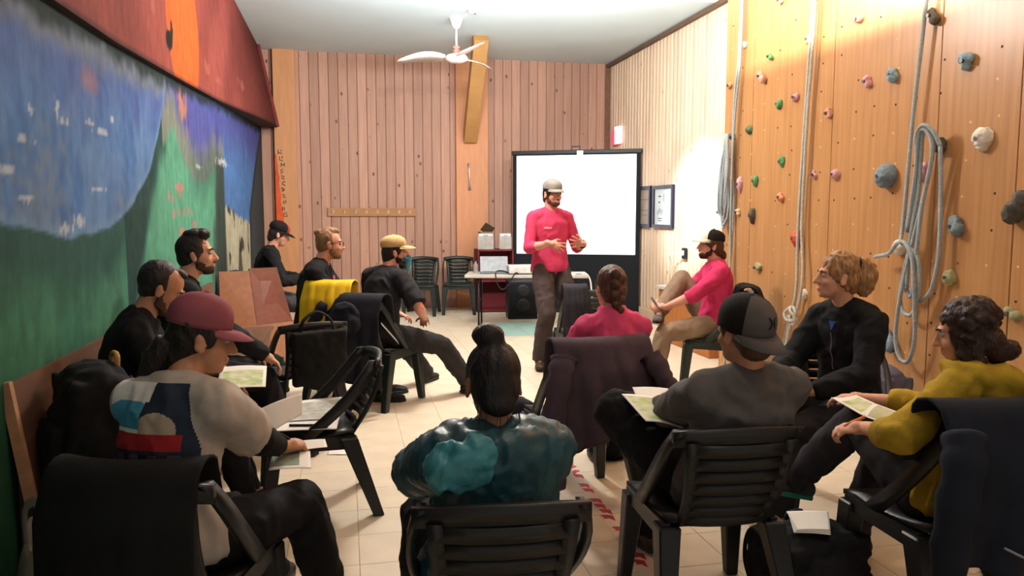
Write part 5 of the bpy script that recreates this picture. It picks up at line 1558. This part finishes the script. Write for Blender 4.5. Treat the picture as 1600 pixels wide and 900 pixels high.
# ------------------------------------------------------------------ clothes hung on chairs
def coat(x, y, deg, label, m, width=.25, back=.50, front=.20, sleeves=(1, 1), hood=False, seed=1, fold=.016, skew=0.0, sl=.46, flare=.06, stripe=None, name='jacket'):
    root = empty(name, (x, y, 0), R(deg), label, 'jacket', 'jackets hung on chairs')
    NU, NV = 34, 34
    def path(v):
        # from the front of the head rail over its top and down behind
        Lf = front; tot = front + .09 + back
        s = v * tot
        if s < Lf: return (-.235 - .03 * s / Lf, .855 - (Lf - s) * 1.0)
        if s < Lf + .09:
            a = (s - Lf) / .09; return (-.265 - .115 * a, .855 + .022 * math.sin(PI * a))
        q = s - Lf - .09; return (-.38 - .05 * min(1, q / .12) - .02 * q, .855 - q)
    outer, inner = [], []
    for j in range(NV + 1):
        v = j / NV; yy, zz = path(v)
        down = max(0, (.84 - zz))
        for i in range(NU + 1):
            u = -1 + 2 * i / NU
            wv = math.sin(u * 7.5 + seed * 2 + 1.3 * math.sin(down * 4 + seed)) * fold * 1.5 * (0.25 + 2.2 * down) + fold * .8 * noise.noise(V((u * 3 + seed, zz * 5, yy * 5)))
            ww = width + flare * down * (1 if yy < -.3 else 0)
            hem = 0.03 * math.sin(u * 5 + seed) + skew * u
            zz2 = zz + (hem * min(1, down * 2) if yy < -.3 else 0)
            y2 = yy - (abs(wv) + wv * .4 if yy < -.3 else -abs(wv) * .3) + .05 * u * u
            outer.append(V((u * ww, y2, zz2)))
    W = NU + 1
    g = Geo(); n = len(outer)
    me_n = []
    for j in range(NV + 1):
        for i in range(W):
            a = outer[j * W + min(i + 1, NU)] - outer[j * W + max(i - 1, 0)]
            b = outer[min(j + 1, NV) * W + i] - outer[max(j - 1, 0) * W + i]
            me_n.append(a.cross(b).normalized())
    inn = [p - q * .010 for p, q in zip(outer, me_n)]
    fs = []
    for j in range(NV):
        for i in range(NU):
            k = j * W + i
            fs.append((k, k + 1, k + W + 1, k + W)); fs.append((n + k + W, n + k + W + 1, n + k + 1, n + k))
    rim = [i for i in range(W)] + [j * W + NU for j in range(1, NV + 1)] + [NV * W + i for i in range(NU - 1, -1, -1)] + [j * W for j in range(NV - 1, 0, -1)]
    for q in range(len(rim)):
        i, k = rim[q], rim[(q + 1) % len(rim)]; fs.append((i, n + i, n + k, k))
    g.v = [tuple(p) for p in outer + inn]; g.f = fs; g.m = [0] * len(fs)
    body = g.build('coat_body', m, root, True)
    for k, sx in enumerate((-1, 1)):
        if not sleeves[k]: continue
        L = sl * sleeves[k]
        pts = smooth_path([(sx * (width - .03), -.40, .80), (sx * (width + .015), -.455, .70), (sx * (width + .03 + .02 * sleeves[k]), -.47, .80 - L * .6), (sx * (width + .02), -.46, .80 - L)], 6)
        gg = Geo(); gg.tube(pts, [.060 - .018 * q / (len(pts) - 1) + .006 * math.sin(q * 1.9 + seed) for q in range(len(pts))], 14, flat=.75)
        s_ = gg.build('sleeve', m, root, True); folds(s_.data, .008, 16, (1, 1, .6), seed)
    if hood:
        gg = Geo(); gg.ell((0, -.45, .70), (.13, .055, .13)); gg.ell((-.06, -.47, .66), (.07, .045, .09)); gg.ell((.07, -.47, .67), (.07, .05, .08))
        h_ = gg.blob('hood', m, root, .010, 2, (.010, 12, (1, 1, .7), seed))
    if stripe:
        gg = Geo(); gg.tube([(-.20, -.53, .50), (-.10, -.545, .45), (0, -.55, .42)], .004, 6); gg.build('piping', stripe, root, True)
    return root
coat(1.15, 3.74, 4, 'long mauve-grey jacket over the chair of the braided woman', cloth('mauve_fleece', '#50434c'), width=.245, back=.46, sleeves=(1.25, .55), seed=2, fold=.018)
coat(0.26, 6.02, -38, 'dark navy hooded coat over the chair of the tan-capped man', cloth('navy_coat', '#25262f'), width=.25, back=.58, sleeves=(.7, .0), hood=True, seed=4, fold=.014, skew=-.10)
coat(2.06, 2.31, -2, 'navy coat with pale piping over the chair of the curly-haired woman', cloth('dark_navy_coat', '#20242e'), width=.27, back=.52, sleeves=(1.3, .8), seed=5, fold=.014, skew=-.05, stripe=mat('pale_piping', '#8b8f96', rough=.5))
coat(0.0, 6.22, -24, 'bright yellow jacket over the chair of the man with glasses', cloth('yellow_jacket', '#e8bf22', rough=.6), width=.19, back=.46, sleeves=(0, 0), seed=3, fold=.016).location.z = .085
coat(2.96, 5.86, 66, 'black jacket over the chair of the man in the red sweater', cloth('black_jacket', '#1b1b1c'), width=.20, back=.18, front=.10, sleeves=(0, 0), seed=6, fold=.010)
coat(2.03, 6.42, -4, 'dark grey jacket on the left corner of the empty chair before the speaker', cloth('slate_jacket', '#2d2d33'), width=.10, back=.46, front=.12, sleeves=(0, 0), seed=8, fold=.012).location.x -= .15
coat(-0.50, 2.42, -13, 'black jacket covering the chair back of the woman in the pink cap', cloth('black_fleece2', '#191a1a'), width=.20, back=.46, front=.12, sleeves=(0, 0), seed=12, fold=.005, flare=.0).scale = (1, 1, .93)
coat(-0.82, 8.2, -82, 'navy jacket on the chair in the far corner, above the blue one', cloth('navy_jacket', '#22283a'), width=.24, back=.22, sleeves=(.5, .5), seed=9)
bj = empty('jacket', (-.93, 7.95, 0), 0, 'royal blue jacket bunched under the navy jacket in the far corner', 'jacket', 'jackets hung on chairs')
g = Geo(); g.ell((0, -.02, .62), (.10, .10, .13)); g.ell((.06, -.03, .50), (.11, .10, .12)); g.ell((.14, -.04, .42), (.10, .09, .08)); g.ell((.0, -.02, .46), (.08, .08, .14))
g.blob('coat_body', cloth('royal_blue', '#2a34a8'), bj, .012, 2, (.012, 12))
# ------------------------------------------------------------------ bags
def backpack(x, y, z, deg, label, m, w=.30, d=.20, h=.46, tiltx=0, m2=None, loop=None, lie=False, name='backpack', seed=1, strapm=None):
    root = empty(name, (x, y, z), R(deg), label, 'backpack', 'bags and backpacks')
    root.rotation_euler = (R(tiltx), 0, R(deg))
    g = Geo()
    g.box((0, 0, h * .43), (w * .90, d * .84, h * .82)); g.ell((0, 0, h * .82), (w * .45, d * .43, h * .15)); g.ell((0, -d * .1, h * .42), (w * .5, d * .5, h * .36)); g.tube([(-w * .44, 0, h * .80), (0, -d * .05, h * .90), (w * .44, 0, h * .80)], .022, 8)
    g.blob('main_body', m, root, .012, 3, (.013, 13, (1, 1, .8), seed))
    g = Geo(); g.box((0, -d * .48, h * .28), (w * .66, d * .26, h * .42)); g.ell((0, -d * .5, h * .34), (w * .33, d * .18, h * .22))
    g.blob('front_pocket', m2 or m, root, .012, 3, (.008, 12, (1, 1, 1), seed + 3))
    for sx in (-1, 1):
        Geo().tube(smooth_path([(sx * w * .2, d * .4, h * .86), (sx * w * .3, d * .62, h * .7), (sx * w * .34, d * .62, h * .35), (sx * w * .38, d * .42, h * .1)], 5), .018, 8, flat=.4).build('shoulder_strap', strapm or m, root, True)
        Geo().tube([(sx * w * .40, -d * .30, h * .2), (sx * w * .43, -d * .1, h * .5), (sx * w * .40, d * .1, h * .72)], .010, 6, flat=.4).build('side_strap', strapm or m, root, True)
    Geo().tube(smooth_path([(-.04, d * .25, h * .9), (-.03, d * .25, h * 1.02), (.03, d * .25, h * 1.02), (.04, d * .25, h * .9)], 4), .011, 8).build('top_handle', loop or strapm or m, root, True)
    return root
B_blk, B_blk2 = cloth('bag_black', '#1a1b1c'), cloth('bag_black2', '#232326')
backpack(-0.99, 3.16, .435, -60, 'black backpack with a yellow loop standing on the near bench end', B_blk, .34, .26, .48, loop=mat('ochre_strap', '#b08a4a', rough=.7), seed=2, tiltx=-6)
backpack(1.70, 2.52, 0, 10, 'black backpack on the floor with white papers on top', B_blk2, .42, .30, .30, seed=3)
backpack(2.62, 2.40, 0, -30, 'black bag on the floor at the lower right corner', B_blk, .36, .28, .27, seed=4)
backpack(3.22, 4.12, 0, 98, 'grey backpack leaning on the climbing wall behind the blonde woman', cloth('bag_grey', '#5c5a6a'), .38, .24, .56, seed=5, m2=cloth('bag_grey2', '#4f4d5c'))
backpack(0.90, 4.20, 0, 30, 'dark navy rucksack on the floor left of the mauve jacket', cloth('bag_navy', '#20232e'), .30, .24, .44, seed=6)
backpack(1.52, 4.30, 0, -20, 'small black bag on the floor right of the coral jacket', B_blk, .22, .18, .50, seed=7)
backpack(-.66, 6.35, 0, 70, 'dark green bag on the floor beside the yellow jacket', cloth('bag_green', '#1f3a30'), .34, .26, .36, seed=8)
backpack(2.30, 4.05, 0, 40, 'small dark bag under the chair of the blonde woman', B_blk2, .26, .2, .30, seed=9)
# black shoulder bag hung over the empty chair
sb = empty('shoulder_bag', (-0.32, 5.34, 0), R(20), 'black shoulder bag slung over the top of the empty chair', 'bag')
g = Geo(); g.box((0, -.42, .56), (.34, .06, .34)); g.ell((0, -.43, .54), (.18, .05, .19)); g.blob('bag_body', B_blk, sb, .012, 3, (.007, 10))
Geo().tube(smooth_path([(-.12, -.42, .72), (-.09, -.40, .80), (0, -.38, .845), (.08, -.40, .80), (.10, -.42, .72)], 5), .014, 8, flat=.5).build('strap', B_blk, sb, True)
# grey tote with things inside
tb_ = empty('tote_bag', (-.96, 2.78, 0), R(-35), 'open pale grey cloth bag on the floor at the lower left', 'bag')
g = Geo(); rs = []
for k, (z, a, b) in enumerate([(0, .13, .09), (.03, .16, .11), (.12, .165, .11), (.20, .15, .09), (.25, .14, .07)]):
    rs.append([V((a * math.cos(2 * PI * j / 24) * (1 + .08 * math.sin(j * 1.3 + k)), b * math.sin(2 * PI * j / 24) * (1 + .1 * math.cos(j * 1.7 + k)), z + .03 * math.sin(j * .7) * (k > 3))) for j in range(24)])
rs += [[V((p.x * .93, p.y * .9, p.z - .004)) for p in rs[-1]], [V((p.x * .8, p.y * .75, .05)) for p in rs[1]]]
g.rings(rs); g.build('bag_body', cloth('tote_grey', '#a39d92', bump=.4), tb_, True)
for sy in (-1, 1): Geo().tube(smooth_path([(-.08, sy * .065, .24), (-.06, sy * .07, .33), (.05, sy * .06, .34), (.08, sy * .065, .24)], 5), .011, 8, flat=.4).build('handle', cloth('tote_handle', '#8f8a80'), tb_, True)
tb_.scale = (1.12, 1.0, 1.5)
bo = empty('rolled_cloth', (-.95, 2.78, .33), R(20), 'pinkish rolled cloth sticking out of the grey tote bag', 'cloth')
Geo().tube([(-.08, 0, .03), (0, 0, .05), (.09, .02, .07)], .028, 10).build('roll', cloth('pink_cloth', '#b5746a'), bo, True)
o = Geo().box((0, 0, .006), (.075, .15, .010)).build('phone', mat('blue_case', '#1f2a66', rough=.3), None, bevel=.004); o.location = (-.80, 2.82, .26); o.rotation_euler = (.9, 0, .6)
Geo().box((0, 0, .0115), (.065, .138, .001)).build('screen', mat('blue_glow', '#3a48c8', rough=.2, emit=.25), o)
tag(o, 'phone with blue glowing screen tucked beside the open grey cloth bag', 'phone')

# ------------------------------------------------------------------ papers, pens, small things
M_paper = mat('paper_white', '#ece8e0', rough=.75, var=.01)
M_map = mat('map_green', '#a9bb78', rough=.7, col2='#d6d9b8', scale=22, bump=0, stretch=(1, 1, 1))
M_mapg = mat('map_grey', '#a9aa9c', rough=.7, col2='#c9c8bc', scale=26)
M_mapd = mat('map_grey_green', '#6f7a68', rough=.7, col2='#8f9a84', scale=22)
def mapf(u0=.08, u1=.92, v0=.1, v1=.9): return lambda u, v: 1 if u0 < u < u1 and v0 < v < v1 else 0
def paper(corners, label, mats=None, matf=None, sag=.004, curl=0, group='maps and papers', cat='paper', name='paper', thick=.0012):
    o = sheet(name, corners, mats or [M_paper], None, 14, 14, thick, sag, curl, matf)
    return tag(o, label, cat, group)
# on the empty chair's seat
zc = .452
paper([(-.36, 3.66, zc), (-.06, 3.64, zc), (-.04, 3.98, zc + .004), (-.34, 4.02, zc + .004)], 'white sheet under the pen on the empty chair seat', sag=.002)
paper([(-.32, 3.80, zc + .006), (-.06, 3.80, zc + .006), (-.02, 4.08, zc + .05), (-.30, 4.10, zc + .03)], 'grey printed map on the empty chair seat behind the pen', [M_paper, M_mapg], mapf(.05, .95, .06, .86), .004, name='map', cat='map')
o = Geo().tube([(-.28, 3.72, zc + .009), (-.13, 3.69, zc + .009), (-.11, 3.686, zc + .009)], [.006, .006, .002], 8).build('pen', M_casing, None, True); tag(o, 'black pen lying on white sheet on the empty chair', 'pen')
# held by the woman in the pink cap
paper([(-.31, 2.66, .69), (-.165, 2.78, .75), (-.165, 2.83, .815), (-.34, 2.72, .775)], 'large white sheet held up by the woman in the pink cap', sag=.02)
paper([(-.27, 2.64, .60), (-.13, 2.63, .60), (-.14, 2.78, .615), (-.27, 2.80, .615)], 'grey map sheet on the knee of the woman in the pink cap', [M_paper, M_mapd], mapf(.0, .75, .12, 1.0), name='map', cat='map')
paper([(-.24, 2.76, .615), (-.08, 2.80, .62), (-.09, 2.87, .63), (-.23, 2.86, .625)], 'white folded sheet beyond the writing hand of the pink-capped woman')
o = Geo().tube([V((-.235, 2.72, .70)), V((-.205, 2.76, .665)), V((-.20, 2.768, .655))], [.005, .005, .0015], 8).build('pen', M_casing, None, True); tag(o, 'pen held by the woman in the pink cap', 'pen')
# A's map
paper([(-.56, 3.42, .71), (-.36, 3.50, .70), (-.38, 3.78, .74), (-.58, 3.74, .75)], 'green map on the lap of the man with bowed head', [M_paper, M_map], mapf(.1, .9, .1, .8), .006, name='map', cat='map')
# J's maps
paper([(1.05, 2.56, .715), (1.17, 2.50, .695), (1.20, 2.72, .745), (1.045, 2.80, .76)], 'green map on the lap of the man in the grey shirt', [M_paper, M_map], mapf(.1, .9, .08, .92), .008, name='map', cat='map')
paper([(1.10, 2.78, .748), (1.22, 2.70, .748), (1.24, 2.80, .772), (1.12, 2.88, .765)], 'white sheet behind the green map of the man in the grey shirt')
# L's folded map: two leaves
M1 = paper([(1.875, 2.25, .715), (1.95, 2.32, .745), (1.955, 2.50, .745), (1.866, 2.452, .715)], 'large folded olive map on the lap of the curly-haired woman', [M_paper, mat('map_olive', '#a9a97c', rough=.7, col2='#bdb994', scale=18)], mapf(.06, .94, .1, .95), .008, name='map', cat='map')
s2 = sheet('map_leaf', [(1.866, 2.452, .715), (1.955, 2.50, .745), (1.955, 2.62, .752), (1.85, 2.63, .745)], [M_paper, M_map], M1, 14, 14, .0012, -.006, 0, mapf(.12, .92, .12, .8))
o = Geo().tube([V((1.745, 2.40, .70)), V((1.78, 2.40, .712)), V((1.82, 2.39, .73))], [.002, .006, .006], 8).build('pencil', mat('orange_pencil', '#d9772c', rough=.5), None, True); tag(o, 'orange pencil in the hand of the curly-haired woman', 'pencil')
# K's notebook
nb_ = empty('notebook', (1.99, 3.20, .700), R(10), 'small dark notebook held by the blonde woman', 'notebook')
Geo().box((0, 0, 0), (.20, .15, .014), rotx(.15)).build('cover', M_blk, nb_); Geo().box((0, 0, .011), (.19, .14, .010), rotx(.15)).build('pages', M_paper, nb_)
# I's phone
ph = Geo().box((0, 0, 0), (.075, .010, .145), rotx(-.6)).build('phone', mat('silver_phone', '#8c8c8e', rough=.3), None, bevel=.004)
p_ = people['I']; wv = rotz(R(78)) @ p_['W'][0] + V((2.97, 5.86, 0))
ph.location = wv + V((-.10, -.03, .03)); ph.rotation_euler = (0, 0, R(60))
tag(ph, 'phone in the hand of the man in the red sweater', 'phone')
Geo().box((0, -.0062, 0), (.066, .002, .13), rotx(-.6)).build('screen', mat('dark_glass', '#15151a', rough=.1), ph)
# paper stack on the backpack
pp = None
for k in range(3):
    a = .06 * k
    paper([(1.58 + .006 * k, 2.43, .302 + .004 * k), (1.70 + .006 * k, 2.385 + .01 * k, .302 + .004 * k), (1.79, 2.53, .318 + .004 * k), (1.64 - .004 * k, 2.565, .318 + .004 * k)], ['lowest white sheet of the stack on the black backpack', 'middle white sheet of the stack on the black backpack', 'topmost white sheet of the stack on the black backpack'][k], sag=.003)
# sheets lying about
paper([(1.36, 4.60, .003), (1.62, 4.52, .003), (1.58, 4.86, .003), (1.34, 4.92, .003)], 'white map sheet on floor right of the mauve jacket', [M_paper, M_map], mapf(.3, .9, .1, .5), .002)
paper([(-.05, 6.28, .003), (.25, 6.22, .003), (.28, 6.42, .003), (-.02, 6.50, .003)], 'pale map sheet on the floor under the tan-capped man', [M_paper, M_map], mapf(.1, .6, .2, .8), .002)
paper([(-.14, 4.70, .003), (.02, 4.66, .003), (.05, 4.86, .003), (-.12, 4.90, .003)], 'white sheet on the floor beneath the empty chair with the bag', sag=.002)
paper([(.20, 5.90, .70), (.26, 5.84, .62), (.38, 5.80, .48), (.34, 5.84, .54)], 'white sheet sticking out of the navy hooded coat', sag=.004)
paper([(.14, 6.20, .70), (.30, 6.10, .70), (.32, 6.28, .705), (.18, 6.36, .705)], 'white sheet on the lap of the man with glasses', sag=.003)
paper([(-.42, 8.1, .80), (-.26, 8.08, .78), (-.26, 8.28, .86), (-.42, 8.30, .88)], 'pale booklet in the hands of the person in the far corner', [M_paper, M_mapg], mapf(), .004)
# thermos standing on the floor by the speaker
th = empty('bottle', (1.98, 6.85, 0), 0, 'clear water bottle on the floor behind the speaker\'s leg', 'bottle')
lathe(Geo(), [(.035, 0), (.038, .02), (.038, .18), (.018, .22), (.018, .24)], n=14).build('body', mat('clear_plastic', '#b9bcbc'), th, True); lathe(Geo(), [(.02, .24), (.02, .265)], n=14).build('cap', M_white, th)
# luminaires (above the frame): pendant housing, and an added trough that cuts the wall light
lc = empty('ceiling_lamp', (0.9, 6.3, ZC), 0, 'white pendant lamp socket above the middle of the circle', 'lamp')
lathe(Geo(), [(.06, 0), (.06, -.03), (.012, -.05), (.012, -.22), (.05, -.24), (.05, -.26)], n=24).build('housing', M_white, lc, True)
tr2 = empty('added_light_trough', (2.50, 4.1, 3.4), 0, 'long unseen trough added above the frame to cut light on climbing wall', 'lamp')
Geo().box((-.115, 0, -.11), (.23, 4.3, .02)).build('shade_plate', M_white, tr2)  # added to cast the shade line across the climbing wall
Geo().box((-.23, 0, .06), (.02, 4.3, .34)).build('back_plate', M_white, tr2)
for sy in (-2, 0, 2): Geo().tube([(-.2, sy, .2), (-.2, sy, .46)], .01, 6).build('hanger', M_casing, tr2)
